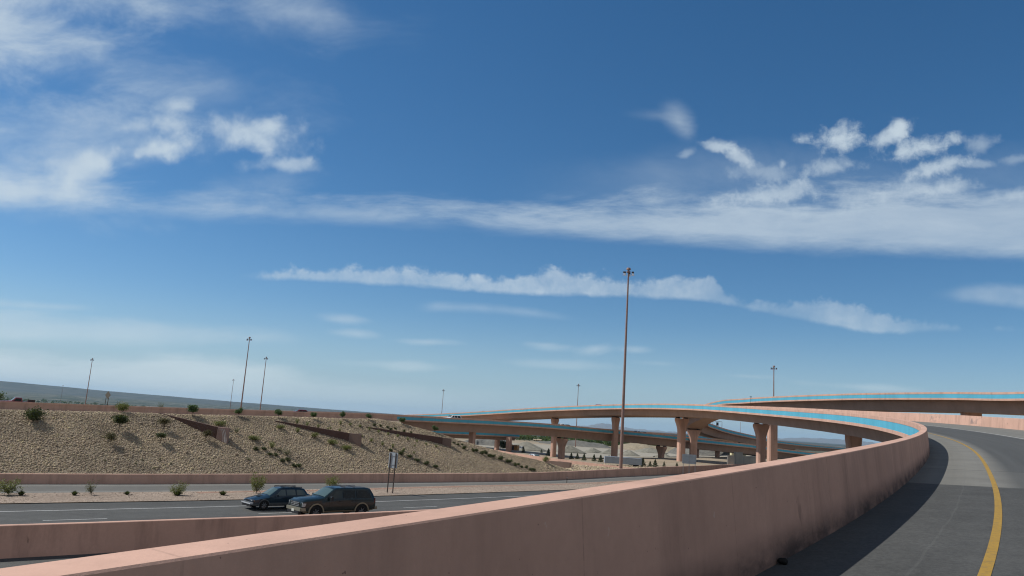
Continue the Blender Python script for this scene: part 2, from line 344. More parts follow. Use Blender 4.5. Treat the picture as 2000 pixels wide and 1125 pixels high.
for a in ((670, 624, 55, 9, 4, .4), (695, 652, 45, 9, 3, .42), (835, 668, 70, 6, 2, .34), (1060, 674, 55, 8, 5, .34), (1165, 682, 30, 9, -6, .4), (1240, 683, 28, 7, 4, .3), (785, 714, 110, 8, 3, .3), (1100, 712, 110, 7, 2, .22), (1460, 735, 60, 6, 2, .25), (1690, 756, 130, 7, 4, .28), (1290, 710, 60, 6, 3, .2)):
    puff(*a, noise=n_wsp, k=1.3, soft=.7)
# upper-left cirrus veil and puffs
for a in ((-10, 25, 130, 75, 10, .8), (-30, 40, 210, 120, 8, .9), (120, 95, 200, 55, 14, .36), (80, -15, 380, 45, 4, .5), (250, 150, 300, 70, 14, .17), (480, 20, 230, 48, 8, .24), (600, 22, 80, 42, 38, .2), (40, 265, 240, 90, 4, .40), (20, 345, 230, 65, 8, .45), (210, 260, 170, 52, 3, .36), (260, 215, 120, 50, 10, .25), (390, 170, 200, 50, 12, .16), (430, 380, 160, 30, -12, .3)):
    puff(*a, noise=n_wsp, k=1.15, soft=1.0)
for a in ((338, 286, 66, 26, -8, .88), (285, 296, 50, 12, -4, .45), (344, 244, 46, 30, 6, .74), (347, 208, 46, 17, 2, .62), (250, 250, 60, 15, -8, .5), (480, 255, 105, 42, 12, .72), (535, 275, 75, 40, 12, .5), (555, 322, 85, 18, 3, .52), (172, 330, 78, 36, -8, .75), (70, 372, 140, 30, 6, .5), (195, 318, 36, 18, 5, .55)):
    puff(a[0], a[1], a[2]*1.1, a[3]*1.12, a[4], min(1, a[5]*1.1), noise=n_puff, k=1.15, soft=.45)
# right-hand puffs
for a in ((1325, 236, 34, 24, 45, .6), (1342, 258, 18, 20, 0, .28), (1288, 226, 50, 11, 5, .22)): puff(*a, noise=n_wsp, k=.8, soft=.9)
for a in ((1640, 272, 62, 26, -14, .92), (1735, 268, 62, 18, -30, .82), (1752, 247, 22, 20, 0, .75), (1563, 272, 26, 14, -5, .78), (1800, 288, 66, 22, -14, .85), (1862, 273, 26, 15, -5, .6), (1832, 326, 64, 17, -16, .75), (1625, 326, 58, 21, -8, .58), (1408, 287, 36, 13, 6, .72), (1442, 305, 36, 15, 28, .62), (1340, 302, 24, 9, -25, .35), (1490, 335, 75, 22, 4, .36), (1528, 319, 10, 9, 0, .5), (1510, 378, 115, 20, -8, .55), (1450, 388, 110, 16, -4, .4), (1720, 380, 150, 26, -12, .5), (1860, 365, 60, 16, -10, .5), (1915, 283, 45, 18, -10, .4), (1910, 320, 40, 9, 3, .35), (1985, 378, 50, 14, -5, .5), (1990, 310, 40, 10, -5, .3)):
    puff(a[0], a[1], a[2]*1.0, a[3]*1.1, a[4], min(1, a[5]*1.0), noise=n_edge, k=1.45, soft=.42)
ahead = N.maprange(dot(FW), .06, .25, 0, 1, True)
field = N.math('MULTIPLY', total, ahead, clamp=True)
# unseen cloud over the remaining sky, added and tinted to whiten the ambient light
gen = N.maprange(N.noise(N.mapping(d, (2., 2., 5.)), 1.6, 7, .6, .4), .32, .58, .0, .9)
cover = N.math('MAXIMUM', field, N.math('MULTIPLY', gen, N.math('SUBTRACT', 1., ahead)), clamp=True)
ccol = N.mix(N.maprange(n_big, .3, .7), (.53/SKY_STR, .625/SKY_STR, .70/SKY_STR), (.61/SKY_STR, .70/SKY_STR, .765/SKY_STR))
ccol = N.mix(N.maprange(Vv, .30, .37, 0, 1, True), ccol, (.68/SKY_STR, .765/SKY_STR, .80/SKY_STR))
hsv = N.n('ShaderNodeHueSaturation', ins={'Hue': .491, 'Saturation': 1.27, 'Value': 1.0, 'Color': sky.outputs[0]})
up = N.n('ShaderNodeSeparateXYZ', ins={0: d}).outputs[2]
air = N.mix(N.maprange(up, -.04, .145, .92, 0, True), N.mix(1.0, hsv.outputs[0], (.92, .96, 1.07), 'MULTIPLY'), (.32/SKY_STR, .485/SKY_STR, .61/SKY_STR))   # dry pale blue air near the horizon
gcol = N.mix(ahead, (.47/SKY_STR, .475/SKY_STR, .46/SKY_STR), ccol)
col = N.mix(N.math('MULTIPLY', cover, .92), air, gcol)
bg = N.n('ShaderNodeBackground', ins={0: col, 1: SKY_STR}); out = N.n('ShaderNodeOutputWorld'); N.t.links.new(bg.outputs[0], out.inputs[0])
w.cycles.sampling_method = 'MANUAL'; w.cycles.sample_map_resolution = 512
# ------------------------------------------------------------------ frontage wall line W (t along, p behind it, d in front of it)
W0 = np.array([(-174., -54.), (-128.7, -18.3), (-82.8, 20.2), (-36.8, 58.8), (-30, 64.4), (-22, 71.8), (-9.5, 83.7), (1.5, 94.7), (8.3, 103.3), (17, 116.6), (27.9, 132.4), (44, 157.5), (60, 184), (76, 212), (93, 243), (112, 280)])
_s = np.concatenate([[0], np.cumsum(np.linalg.norm(np.diff(W0, axis=0), axis=1))])
_c = np.column_stack([W0, _s]); WC = catmull(_c, 1.0)[:, :2]
for _ in range(14): WC[1:-1] = .25*WC[:-2]+.5*WC[1:-1]+.25*WC[2:]
WT = np.concatenate([[0], np.cumsum(np.linalg.norm(np.diff(WC, axis=0), axis=1))])
_i0 = np.argmin(np.linalg.norm(WC-np.array([-36.8, 58.8]), axis=1)); WT -= WT[_i0]
WN = tangents(WC); WB = np.stack([-WN[:, 1], WN[:, 0]], 1)            # WB points behind the wall
def wpt(t, p):
    x = np.interp(t, WT, WC[:, 0]); y = np.interp(t, WT, WC[:, 1]); bx = np.interp(t, WT, WB[:, 0]); by = np.interp(t, WT, WB[:, 1])
    return x+bx*p, y+by*p
def to_tp(x, y):
    x = np.atleast_1d(np.asarray(x, float)); y = np.atleast_1d(np.asarray(y, float)); t = np.empty(len(x)); p = np.empty(len(x))
    for a in range(0, len(x), 4000):
        dx = x[a:a+4000, None]-WC[None, :, 0]; dy = y[a:a+4000, None]-WC[None, :, 1]; i = (dx*dx+dy*dy).argmin(1); k = np.arange(len(i))
        t[a:a+4000] = WT[i]+dx[k, i]*WN[i, 0]+dy[k, i]*WN[i, 1]; p[a:a+4000] = dx[k, i]*WB[i, 0]+dy[k, i]*WB[i, 1]
    return t, p
def wh(t): return np.interp(t, [-80, 0, 20, 37, 52, 63, 80, 98, 160], [.70, .73, .81, .89, .94, 1.01, 1.11, 1.28, 1.3])
CT = [-150, 0, 5, 11, 17, 24, 31, 38, 41.3, 44.8, 48.7, 51, 54.8, 57.1, 62.4, 67.2, 75, 100, 200]
CZ = [4.9, 5.25, 5.4, 5.6, 5.7, 5.92, 6.1, 6.25, 6.42, 5.95, 5.15, 4.5, 3.7, 3.2, 2.5, 1.3, .95, 1.0, 1.0]
CZ = [q-.12 for q in CZ]
def ss(a, b, x): q = np.clip((x-a)/(b-a), 0, 1); return q*q*(3-2*q)
def lowland(p, r):
    """ground beyond the embankment: falls to a shelf, then to the valley, then up to the mesa"""
    a = np.where(p < 25, .9-.03*p, .15-.075*(p-25)); a = np.maximum(a, -3.0)
    f = np.interp(r, [0, 450, 800, 1500, 4000, 8200, 30000], [0, 0, -6, -27, -30, 1, 25]); return a+f
def mesa(az, r):
    top = np.interp(az, [-80, -45, -34, -27, -22, -18.4, -15, -11, -5, 5, 40], [125, 118, 100, 66, 50, 38, 30, 22, 14, 4, 0])
    k = ss(8600, 10400, r); wob = 1+.012*np.sin(az*2.1)+.008*np.sin(az*5.7+1)
    return k*np.maximum(top*wob-np.interp(r, [0, 8200, 30000], [0, 1, 25])*.0, 0)
def ground_z(x, y):
    t, p = to_tp(x, y); x = np.atleast_1d(np.asarray(x, float)); y = np.atleast_1d(np.asarray(y, float)); r = np.hypot(x, y); az = np.degrees(np.arctan2(x, y))
    zc = np.interp(t, CT, CZ); A = wh(t)-.05+.48*np.maximum(p-.4, 0); pc = .4+(zc-wh(t)+.05)/.48
    back = np.where(t < 41, .05, np.interp(t, [41, 48, 60, 66, 75], [.05, .45, .4, .2, .06]))
    B = zc-back*np.maximum(p-pc, 0)
    q = np.clip(.5+.5*(B-A)/.35, 0, 1); E = B*(1-q)+A*q-.35*q*(1-q)                     # smooth minimum
    low = lowland(p, r); left = ss(60, 30, t)
    upland = np.where(p < 130, E, E-.02*(p-130)-.00002*(np.maximum(p-130, 0))**2)
    up2 = np.maximum(upland, np.interp(r, [0, 300, 1500, 4000, 8200, 30000], [-3, -3, -27, -30, 1, 25]))
    z = np.where(t < 41, up2, np.maximum(E, low)); z = np.where((t >= 41) & (p < 12), np.maximum(E, low), z)
    z = np.where(p < .2, np.minimum(0, lowland(0*p, r)-.9), z)
    z = np.where((p < .2) & (r < 420), -1.1, z)
    return z+mesa(az, r), t, p
def gz(x, y): return float(ground_z([x], [y])[0][0])

# ground sheet reaching the horizon (polar grid round the interchange)
rr = np.concatenate([np.linspace(0, 40, 9)[1:], np.geomspace(43, 32000, 190)]); aa = np.radians(np.concatenate([np.linspace(-180, -62, 60, endpoint=False), np.linspace(-62, 62, 300, endpoint=False), np.linspace(62, 180, 60, endpoint=False)]))
R_, A_ = np.meshgrid(rr, aa, indexing='ij'); gx, gy = (R_*np.sin(A_)).ravel(), (R_*np.cos(A_)).ravel()
gzv, gt, gp = ground_z(gx, gy)
inside = (gp > -1) & (gp < 20) & (gt > -95) & (gt < 118); gzv = np.where(inside, np.minimum(gzv-1.1, -.6), gzv)
rn = np.hypot(gx, gy); gzv = gzv+np.where(rn > 700, 1.2*np.sin(gx*.004+1)*np.cos(gy*.0031), 0)
na = len(aa); GV = [(0, 0, -1.1)]+list(zip(gx, gy, gzv)); GF = [(0, 1+(k+1) % na, 1+k) for k in range(na)]
for i in range(len(rr)-1):
    for k in range(na):
        a, b = 1+i*na+k, 1+i*na+(k+1) % na; GF.append((a, b, b+na, a+na))
def ground_mat():
    m, N, b = material('dry_valley_ground', .95, 0, .1); g = N.n('ShaderNodeNewGeometry').outputs['Position']
    sx = N.n('ShaderNodeSeparateXYZ', ins={0: g}); r = N.n('ShaderNodeVectorMath', operation='LENGTH', ins={0: g}).outputs['Value']
    n1 = N.noise(g, .0042, 6, .62); n2 = N.noise(g, .016, 6, .65); n3 = N.noise(g, .12, 5, .65); n4 = N.noise(g, 1.7, 4, .6); n5 = N.noise(N.mapping(g, (1, 1, 1), loc=(900, 0, 0)), .0075, 6, .62); n6 = N.noise(g, .035, 4, .7)
    near = N.mix(N.maprange(n3, .35, .68), (.26, .205, .145), (.35, .29, .215)); near = N.mix(N.maprange(n4, .5, .75, 0, .6), near, (.15, .13, .08)); near = N.mix(N.maprange(n2, .52, .66, 0, .6), near, (.15, .14, .075))
    qd = N.n('ShaderNodeVectorMath', operation='LENGTH', ins={0: N.n('ShaderNodeVectorMath', operation='MULTIPLY', ins={0: N.n('ShaderNodeVectorMath', operation='SUBTRACT', ins={0: g, 1: (45., 330., 0)}).outputs[0], 1: (.011, .012, 0)}).outputs[0]}).outputs['Value']
    near = N.mix(N.maprange(N.math('ADD', qd, N.math('MULTIPLY_ADD', n3, .5, -.25)), .95, .8), near, (.30, .275, .225))
    far = N.mix(N.maprange(n1, .42, .58), (.02, .038, .026), (.11, .105, .075)); far = N.mix(N.maprange(n2, .45, .6), far, (.022, .036, .022)); far = N.mix(N.maprange(n5, .56, .63, 0, .8), far, (.26, .23, .19))
    far = N.mix(N.maprange(n6, .62, .70, 0, .8), far, (.42, .40, .36)); green = N.mix(N.maprange(n3, .4, .6), (.022, .05, .016), (.05, .085, .03))
    far = N.mix(N.math('MULTIPLY', N.math('MULTIPLY', N.maprange(r, 3900, 2600, 0, 1, True), N.maprange(sx.outputs[0], 150, -250)), N.maprange(n2, .35, .5)), far, green)
    scrub = N.mix(N.maprange(n1, .42, .60), (.075, .075, .062), (.02, .032, .03)); far = N.mix(N.maprange(r, 6500, 8600, 0, .85, True), far, scrub)
    c = N.mix(N.maprange(r, 420, 900, 0, 1, True), near, far); N.t.links.new(c, b.inputs['Base Color']); bump(N, b, N.math('ADD', n4, n3), .5, .2); return m
tag(mesh_obj('ground', GV, GF, ground_mat(), smooth=True), kind='structure')

# embankment (fine sheet) behind the frontage wall
et = np.arange(-96, 119, .75); ep = np.concatenate([np.arange(.30, 14, .4), np.arange(14, 21, 1.0)])
T_, P_ = np.meshgrid(et, ep, indexing='ij'); ex, ey = wpt(T_.ravel(), P_.ravel()); ezv = ground_z(ex, ey)[0]
ne = len(ep); EF = [(i*ne+j, (i+1)*ne+j, (i+1)*ne+j+1, i*ne+j+1) for i in range(len(et)-1) for j in range(ne-1)]
tag(mesh_obj('embankment_terrain', np.column_stack([ex, ey, ezv]), EF, M['soil'], smooth=True), kind='structure')
def slope_at(u, v, dz=0.0):
    """world point where the sight line through a photo pixel first meets the ground"""
    far = 420 if u > 960 else 125
    for i in range(14):                                     # just above the crest: step down to it
        r = ray(u, v+i*.6); k = np.arange(40, far, .15); q = EYE[None]+r[None]*k[:, None]; z, t, p = ground_z(q[:, 0], q[:, 1]); hit = np.nonzero((q[:, 2] <= z+dz) & (p > .25))[0]
        if len(hit): return np.array([q[hit[0], 0], q[hit[0], 1], z[hit[0]]])

# riprap stones covering the slope: one mass of stones
def stones(n, tr, pr, size, seed):
    g = np.random.default_rng(seed); t = g.uniform(*tr, n); p = pr[0]+(pr[1]-pr[0])*g.random(n); x, y = wpt(t, p); z = ground_z(x, y)[0]
    s = size*np.exp(g.normal(0, .30, n)); s = np.clip(s, size*.45, size*2.1)
    ph = (1+5**.5)/2; ico = np.array([(-1, ph, 0), (1, ph, 0), (-1, -ph, 0), (1, -ph, 0), (0, -1, ph), (0, 1, ph), (0, -1, -ph), (0, 1, -ph), (ph, 0, -1), (ph, 0, 1), (-ph, 0, -1), (-ph, 0, 1)])/1.9
    fc = np.array([(0, 11, 5), (0, 5, 1), (0, 1, 7), (0, 7, 10), (0, 10, 11), (1, 5, 9), (5, 11, 4), (11, 10, 2), (10, 7, 6), (7, 1, 8), (3, 9, 4), (3, 4, 2), (3, 2, 6), (3, 6, 8), (3, 8, 9), (4, 9, 5), (2, 4, 11), (6, 2, 10), (8, 6, 7), (9, 8, 1)])
    V = ico[None]*(1+g.normal(0, .16, (n, 12, 1))); V = V*np.stack([g.uniform(.75, 1.25, n), g.uniform(.75, 1.25, n), g.uniform(.5, .85, n)], 1)[:, None, :]
    a = g.uniform(0, 6.283, n); b = g.normal(0, .35, n); ca, sa, cb, sb = np.cos(a)[:, None], np.sin(a)[:, None], np.cos(b)[:, None], np.sin(b)[:, None]
    X, Y, Z = V[..., 0], V[..., 1], V[..., 2]; Y, Z = Y*cb-Z*sb, Y*sb+Z*cb; X, Y = X*ca-Y*sa, X*sa+Y*ca
    V = np.stack([X, Y, Z], -1)*(s/2)[:, None, None]; V += np.stack([x, y, z+s*.09], 1)[:, None, :]
    me = bpy.data.meshes.new('riprap_stones'); nv, nf = n*12, n*20; me.vertices.add(nv); me.vertices.foreach_set('co', V.astype(np.float32).ravel())
    Fv = (fc[None]+(np.arange(n)*12)[:, None, None]).reshape(-1, 3); me.loops.add(nf*3); me.loops.foreach_set('vertex_index', Fv.astype(np.int32).ravel())
    me.polygons.add(nf); me.polygons.foreach_set('loop_start', np.arange(0, nf*3, 3, dtype=np.int32)); me.update(calc_edges=True); me.materials.append(M['stone'])
    return tag(link(bpy.data.objects.new('riprap_stones', me)), kind='stuff')
stones(136000, (-9, 71), (.42, 14.5), .098, 3)
stones(2500, (-9, 71), (.5, 13.5), .17, 8)
stones(5000, (72, 104), (.45, 16), .24, 4)
# loose gravel of the median strip
def strip_stones():
    n = 15000; g = np.random.default_rng(9); t = g.uniform(-14, 84, n); f = g.random(n)
    d0 = np.interp(t, FR_T, FR_D)+.1; d1 = np.interp(t, FR_T, ST_D)-.15; x, y = wpt(t, -(d0+f*(d1-d0))); s = .04*np.exp(g.normal(0, .4, n))
    tet = np.array([(1, 0, -.3), (-.5, .87, -.3), (-.5, -.87, -.3), (0, 0, .75)]); a = g.uniform(0, 6.28, n); ca, sa = np.cos(a)[:, None], np.sin(a)[:, None]
    V = tet[None]*(1+g.normal(0, .25, (n, 4, 1))); V = np.stack([V[..., 0]*ca-V[..., 1]*sa, V[..., 0]*sa+V[..., 1]*ca, V[..., 2]], -1)*(s*.7)[:, None, None]+np.stack([x, y, np.full(n, .05)], 1)[:, None, :]
    Fv = (np.array([(0, 1, 3), (1, 2, 3), (2, 0, 3)])[None]+(np.arange(n)*4)[:, None, None]).reshape(-1, 3)
    o = mesh_obj('median_pebbles', V.reshape(-1, 3), [tuple(map(int, q)) for q in Fv], M['gravel']); tag(o, kind='stuff')

# ------------------------------------------------------------------ freeway roads
FR_T = [-140, 0, 20, 40, 55, 75, 110, 200]; FR_D = [7, 6.5, 6.0, 4.1, 3.6, 4.5, 5.0, 5.2]; ST_D = [12.5, 12.0, 11.6, 10.3, 9.4, 8.9, 8.0, 8.0]
WH_D = [15.3, 14.8, 14.3, 13.3, 12.3, 11.8, 11.2, 11.2]; DA_D = [18.7, 18.15, 17.55, 16.6, 15.3, 14.9, 14.4, 14.4]; LN_D = [22.3, 21.7, 21.1, 20.2, 18.9, 18.4, 17.8, 17.8]; NB_D = [29.5, 28.3, 27.4, 26.4, 25.6, 24.6, 20.5, 16.0]
RT_ = np.arange(-130, 165, 1.5)
def dcurve(tab, t=None): t = RT_ if t is None else t; return np.interp(t, FR_T, tab)
def zf(d): return -.03*max(0., d-12.)      # cross-fall of the carriageway towards the ramp side
def ribbon(name, d0, d1, z, mat, t=None, kind='structure', nx=2):
    t = RT_ if t is None else t; V = []; UV = []
    for k, tt in enumerate(t):
        for j in range(nx):
            f = j/(nx-1); dd = d0[k]*(1-f)+d1[k]*f; x, y = wpt(tt, -dd); V.append((x, y, z+zf(dd))); UV.append((dd, tt))
    Fc = [(i*nx+j, i*nx+j+1, (i+1)*nx+j+1, (i+1)*nx+j) for i in range(len(t)-1) for j in range(nx-1)]
    o = mesh_obj(name, V, Fc, mat, None, False, UV)
    return tag(o, kind=kind) if kind else o
ribbon('frontage_road', 0*RT_+.05, dcurve(FR_D)+.3, .0, M['front'])
ribbon('median_strip', dcurve(FR_D), dcurve(ST_D), .055, M['gravel'])
tt_ = np.arange(12, 80, 1.0); wv = .35+.18*np.sin(tt_*.7)+.12*np.sin(tt_*2.3)
ribbon('red_soil_strip', dcurve(FR_D, tt_)+.55, dcurve(FR_D, tt_)+.95+wv, .06, M['redsoil'], tt_)
ribbon('freeway_road', dcurve(ST_D)-.2, dcurve(NB_D)+.2, .012, M['asphalt'], nx=3)
ribbon('side_road', dcurve(NB_D)+.3, dcurve(NB_D)+np.interp(RT_, [-130, 0, 60, 165], [26, 22, 16, 12]), .28, M['asphalt'], nx=3)
ribbon('edge_line', dcurve(WH_D)-.07, dcurve(WH_D)+.07, .017, M['whiteline'])
ribbon('inner_edge_line', dcurve(LN_D)+.05, dcurve(LN_D)+.19, .017, M['yellow'])
# broken lane line: 3.2 m dashes every 11.8 m, one object
dv, df = [], []
for k in range(-8, 12):
    t0 = 12.05+k*11.85; ts = np.linspace(t0, t0+3.4, 4)
    for a in range(3):
        q = [wpt(ts[a], -dcurve(DA_D, ts[a])+.06), wpt(ts[a], -dcurve(DA_D, ts[a])-.06), wpt(ts[a+1], -dcurve(DA_D, ts[a+1])-.06), wpt(ts[a+1], -dcurve(DA_D, ts[a+1])+.06)]
        b = len(dv); dz_ = zf(float(dcurve(DA_D, ts[a]))); dv += [(x, y, .017+dz_) for x, y in q]; df.append((b, b+1, b+2, b+3))
tag(mesh_obj('lane_marking', dv, df, M['whiteline']), kind='structure')
strip_stones()
# frontage wall and freeway barrier
def wall_path(t, d): x, y = wpt(t, -np.asarray(d)); return np.column_stack([x, y, 0*x])
wt = np.arange(-130, 150, 1.5); wp = wall_path(wt, 0*wt); hW = wh(wt)
o = sweep('frontage_wall', wp, [(0.0, -.15), (-.02, .12), (-.06, hW-.03), (-.09, hW), (-.33, hW), (-.36, hW-.03), (-.36, -.15)], M['pink'], smooth=True, sharp=25)
tag(o, 'low pink concrete wall between the grey frontage road and the rocky slope', 'wall')
nbp = wall_path(RT_, dcurve(NB_D)); o = sweep('freeway_barrier', nbp, [(.44, -.6), (.42, -.2), (.29, .15), (.20, 1.09), (.17, 1.115), (-.11, 1.115), (-.14, 1.09), (-.24, .0), (-.36, -.35), (-.38, -.7)], M['pink'], smooth=True, sharp=25)
tag(o, 'dark-sided pink barrier wall along the near edge of the freeway below the ramp', 'barrier')
# ------------------------------------------------------------------ the curving ramp / flyover we stand on (s = metres along it, off = metres right of the inner barrier foot)
RP = np.array([2.86164, .66924, .00609, .00605, .00089, .00657, .00443, .00446, .00379, .03615, 1.98447, 7.05576, 13.05333, .09719])
KK = np.array([-20, 12, 30, 60, 120, 220, 345]); KN = np.array([0, 15, 30, 60, 100, 140, 180, 225, 270, 310, 345.]); KZ = np.array([-1.77079, -1.16478, -.64073, .71598, 2.63842, 4.18852, 5.5032, 5.51925, 3.87437, 1.25373, -.96901])
SE = RP[9]; OFF_Y, OFF_W, OFF_B, BAT, CAPW = RP[10], RP[11], RP[12], RP[13], .27
def nspline(kn, zv, s):
    n = len(kn); h = np.diff(kn); A = np.zeros((n, n)); b = np.zeros(n); A[0, 0] = A[-1, -1] = 1
    for i in range(1, n-1): A[i, i-1] = h[i-1]; A[i, i] = 2*(h[i-1]+h[i]); A[i, i+1] = h[i]; b[i] = 6*((zv[i+1]-zv[i])/h[i]-(zv[i]-zv[i-1])/h[i-1])
    m = np.linalg.solve(A, b); i = np.clip(np.searchsorted(kn, s)-1, 0, n-2); t1 = kn[i+1]-s; t0 = s-kn[i]
    return m[i]*t1**3/(6*h[i])+m[i+1]*t0**3/(6*h[i])+(zv[i]/h[i]-m[i]*h[i]/6)*t1+(zv[i+1]/h[i]-m[i+1]*h[i]/6)*t0
SS = np.arange(-60, 346, 1.0); _k = np.interp(SS, KK, RP[2:9]); _th = RP[1]-(np.cumsum(_k)-np.cumsum(_k)[60])
SX = np.cumsum(np.sin(_th)); SY = np.cumsum(np.cos(_th)); SX += -SX[60]-RP[0]*math.cos(RP[1]); SY += -SY[60]+RP[0]*math.sin(RP[1])
zs0 = (nspline(KN, KZ, np.array([1.]))-KZ[0])[0]
SZ = H+np.where(SS < 0, KZ[0]+zs0*SS, nspline(KN, KZ, np.maximum(SS, 0)))
def rpt(s, off, dz=0.0):
    th = np.interp(s, SS, _th); x = np.interp(s, SS, SX)+off*np.cos(th); y = np.interp(s, SS, SY)-off*np.sin(th); return np.array([x, y, np.interp(s, SS, SZ)+SE*max(off, 0)+dz])
def rpath(s0, s1, off, dz=0.0, step=1.0): return np.array([rpt(s, off, dz) for s in np.append(np.arange(s0, s1, step), s1)])
def rribbon(name, s0, s1, o0, o1, dz, mat, nx=2, kind='structure'):
    s = np.append(np.arange(s0, s1, 1.0), s1); V = []; UV = []
    for q in s:
        for j in range(nx): o = o0+(o1-o0)*j/(nx-1); V.append(rpt(q, o, dz)); UV.append((o, q+60))
    return tag(mesh_obj(name, V, [(i*nx+j, i*nx+j+1, (i+1)*nx+j+1, (i+1)*nx+j) for i in range(len(s)-1) for j in range(nx-1)], mat, None, False, UV), kind=kind)
rribbon('ramp_road', -60, 345, 0.0, OFF_B, 0, M['ramp'], 8)
rribbon('ramp_yellow_line', -60, 345, OFF_Y-.06, OFF_Y+.06, .005, M['yellow'])
rribbon('ramp_white_line', -60, 345, OFF_W-.06, OFF_W+.06, .005, M['whiteline'])
BH = 1.07
def barrier_sec(left=True, top=0.0):
    """outer top edge is (0, 0); interior lies at + (left) or - (right)"""
    g = 1 if left else -1; s = [(0, 0), (.012, .010), (CAPW-.010, .010), (CAPW, 0), (CAPW+BAT, -BH+.02), (CAPW+BAT, -BH-.24), (0, -BH-.24), (0, -1.0), (.045, -.99), (.045, -.34), (0, -.33)]
    s = [(g*a, z) for a, z in s]; return s if not left else s[::-1]
def band_sec(left=True):
    g = 1 if left else -1; s = [(.02, -.337), (.05, -.337), (.05, -.993), (.02, -.993)]; s = [(g*a, z) for a, z in s]; return s[::-1] if left else s
# inner barrier: cast in lengths with open joints
ib = thing('ramp_barrier', 'long pink concrete barrier curving along the left edge of the ramp', 'barrier', (0, 0, 0))
cuts = [-60, -36, -12, 12.2, 18.4, 24.6, 30.5, 62, 95, 132, 170, 208, 246, 284, 345]
for a, b in zip(cuts[:-1], cuts[1:]):
    g0 = .004 if a != 30.5 else .035; q = rpath(a+g0, b-.005, -(CAPW+BAT), BH)
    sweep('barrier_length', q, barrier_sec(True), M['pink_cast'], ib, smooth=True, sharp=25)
    if b > 40: sweep('turquoise_band', rpath(max(a, 35)+g0, b-.008, -(CAPW+BAT), BH), band_sec(True), M['blue'], ib)
ob = thing('outer_barrier', 'sunlit pink barrier on the outer edge of the ramp with scuff marks', 'barrier', (0, 0, 0))
sweep('barrier_length', rpath(-60, 345, OFF_B+CAPW+BAT, BH), barrier_sec(False), M['pink'], ob, smooth=True, sharp=25)
sweep('turquoise_band', rpath(40, 345, OFF_B+CAPW+BAT, BH), band_sec(False), M['blue'], ob)
def scuff_mat():
    m, N, b = material('tyre_scuff', .9, 0, .1); g = N.n('ShaderNodeNewGeometry').outputs['Position']; f = N.noise(g, .9, 4, .6, .4)
    c = N.mix(N.maprange(f, .46, .66, 0, .75), PINK, (.16, .14, .14)); N.t.links.new(c, b.inputs['Base Color']); return m
M['scuff'] = scuff_mat()
for s0, ln, zc, hh in ((62.3, 2.4, .45, .75), (71.5, 2.6, .2, .16), (96, 3.0, .5, .6), (107, 3.4, .5, .6)):   # tyre marks, thin films 3 mm off the face
    V = []
    for s in np.linspace(s0, s0+ln, 5):
        for h in (zc-hh/2, zc+hh/2): V.append(rpt(s, OFF_B-.004+BAT*h/BH, h))
    mesh_obj('tyre_scuff', V, [(2*i, 2*i+1, 2*i+3, 2*i+2) for i in range(4)], M['scuff'], ob)

# retaining walls under the ramp up to the abutment
rw = np.arange(-60, 53, 2.0)
for nm, off, lab, g in (('retaining_wall', -(CAPW+BAT)+.03, 'tall pink retaining wall holding up the near end of the ramp', 1), ('retaining_wall', OFF_B+CAPW+BAT-.03, 'pink retaining wall on the far side of the near end of the ramp', -1)):
    q = np.array([rpt(s, off, -.15) for s in rw]); dep = -(q[:, 2]+.6)
    tag(sweep(nm, q, [(0, 0), (.35*g, 0), (.35*g, dep), (0, dep)][::-g], M['pink_clean']), lab, 'wall')

# ------------------------------------------------------------------ bridges
def pier_mesh(w, dpt, h, flare, fh):
    """flared column, chamfered corners; local x across the deck; top at z = 0"""
    m = MB(); prof = []
    for z in np.concatenate([[-h, -fh-.01], np.linspace(-fh, -.55, 9), [-.5, 0]]):
        k = 0 if z < -fh else min(1, (z+fh)/(fh-.55)); prof.append((z, w/2+flare*(1-math.cos(k*math.pi/2)) if k < 1 else w/2+flare))
    V = []; c = .28
    for z, a in prof:
        b = dpt/2; V += [(-a+c, -b, z), (a-c, -b, z), (a, -b+c, z), (a, b-c, z), (a-c, b, z), (-a+c, b, z), (-a, b-c, z), (-a, -b+c, z)]
    n = len(prof); Fc = [(i*8+j, i*8+(j+1) % 8, (i+1)*8+(j+1) % 8, (i+1)*8+j) for i in range(n-1) for j in range(8)]+[tuple(range(7, -1, -1)), tuple((n-1)*8+j for j in range(8))]
    return m.add(V, Fc)
def pier(parent, x, y, zt, zb, rz, w=2.1, dpt=1.9, flare=.8, fh=3.4, name='pier'):
    o = pier_mesh(w, dpt, zt-zb, flare, fh).build(name, M['pink'], parent); o.location = (x, y, zt); o.rotation_euler = (0, 0, rz)
    for sx in (-1, 1):
        b = MB().box((sx*(w/2+flare-.55), 0, .16), (.75, .8, .32)).build('bearing', M['dark'], o)
    return o
def girder_sec(W, gd, se): i0, i1 = 1.55, 2.0; return [(i0, -BH-.2+se*i0), (W-i0, -BH-.2+se*(W-i0)), (W-i1, -gd+se*W*.5), (i1, -gd+se*W*.5)]
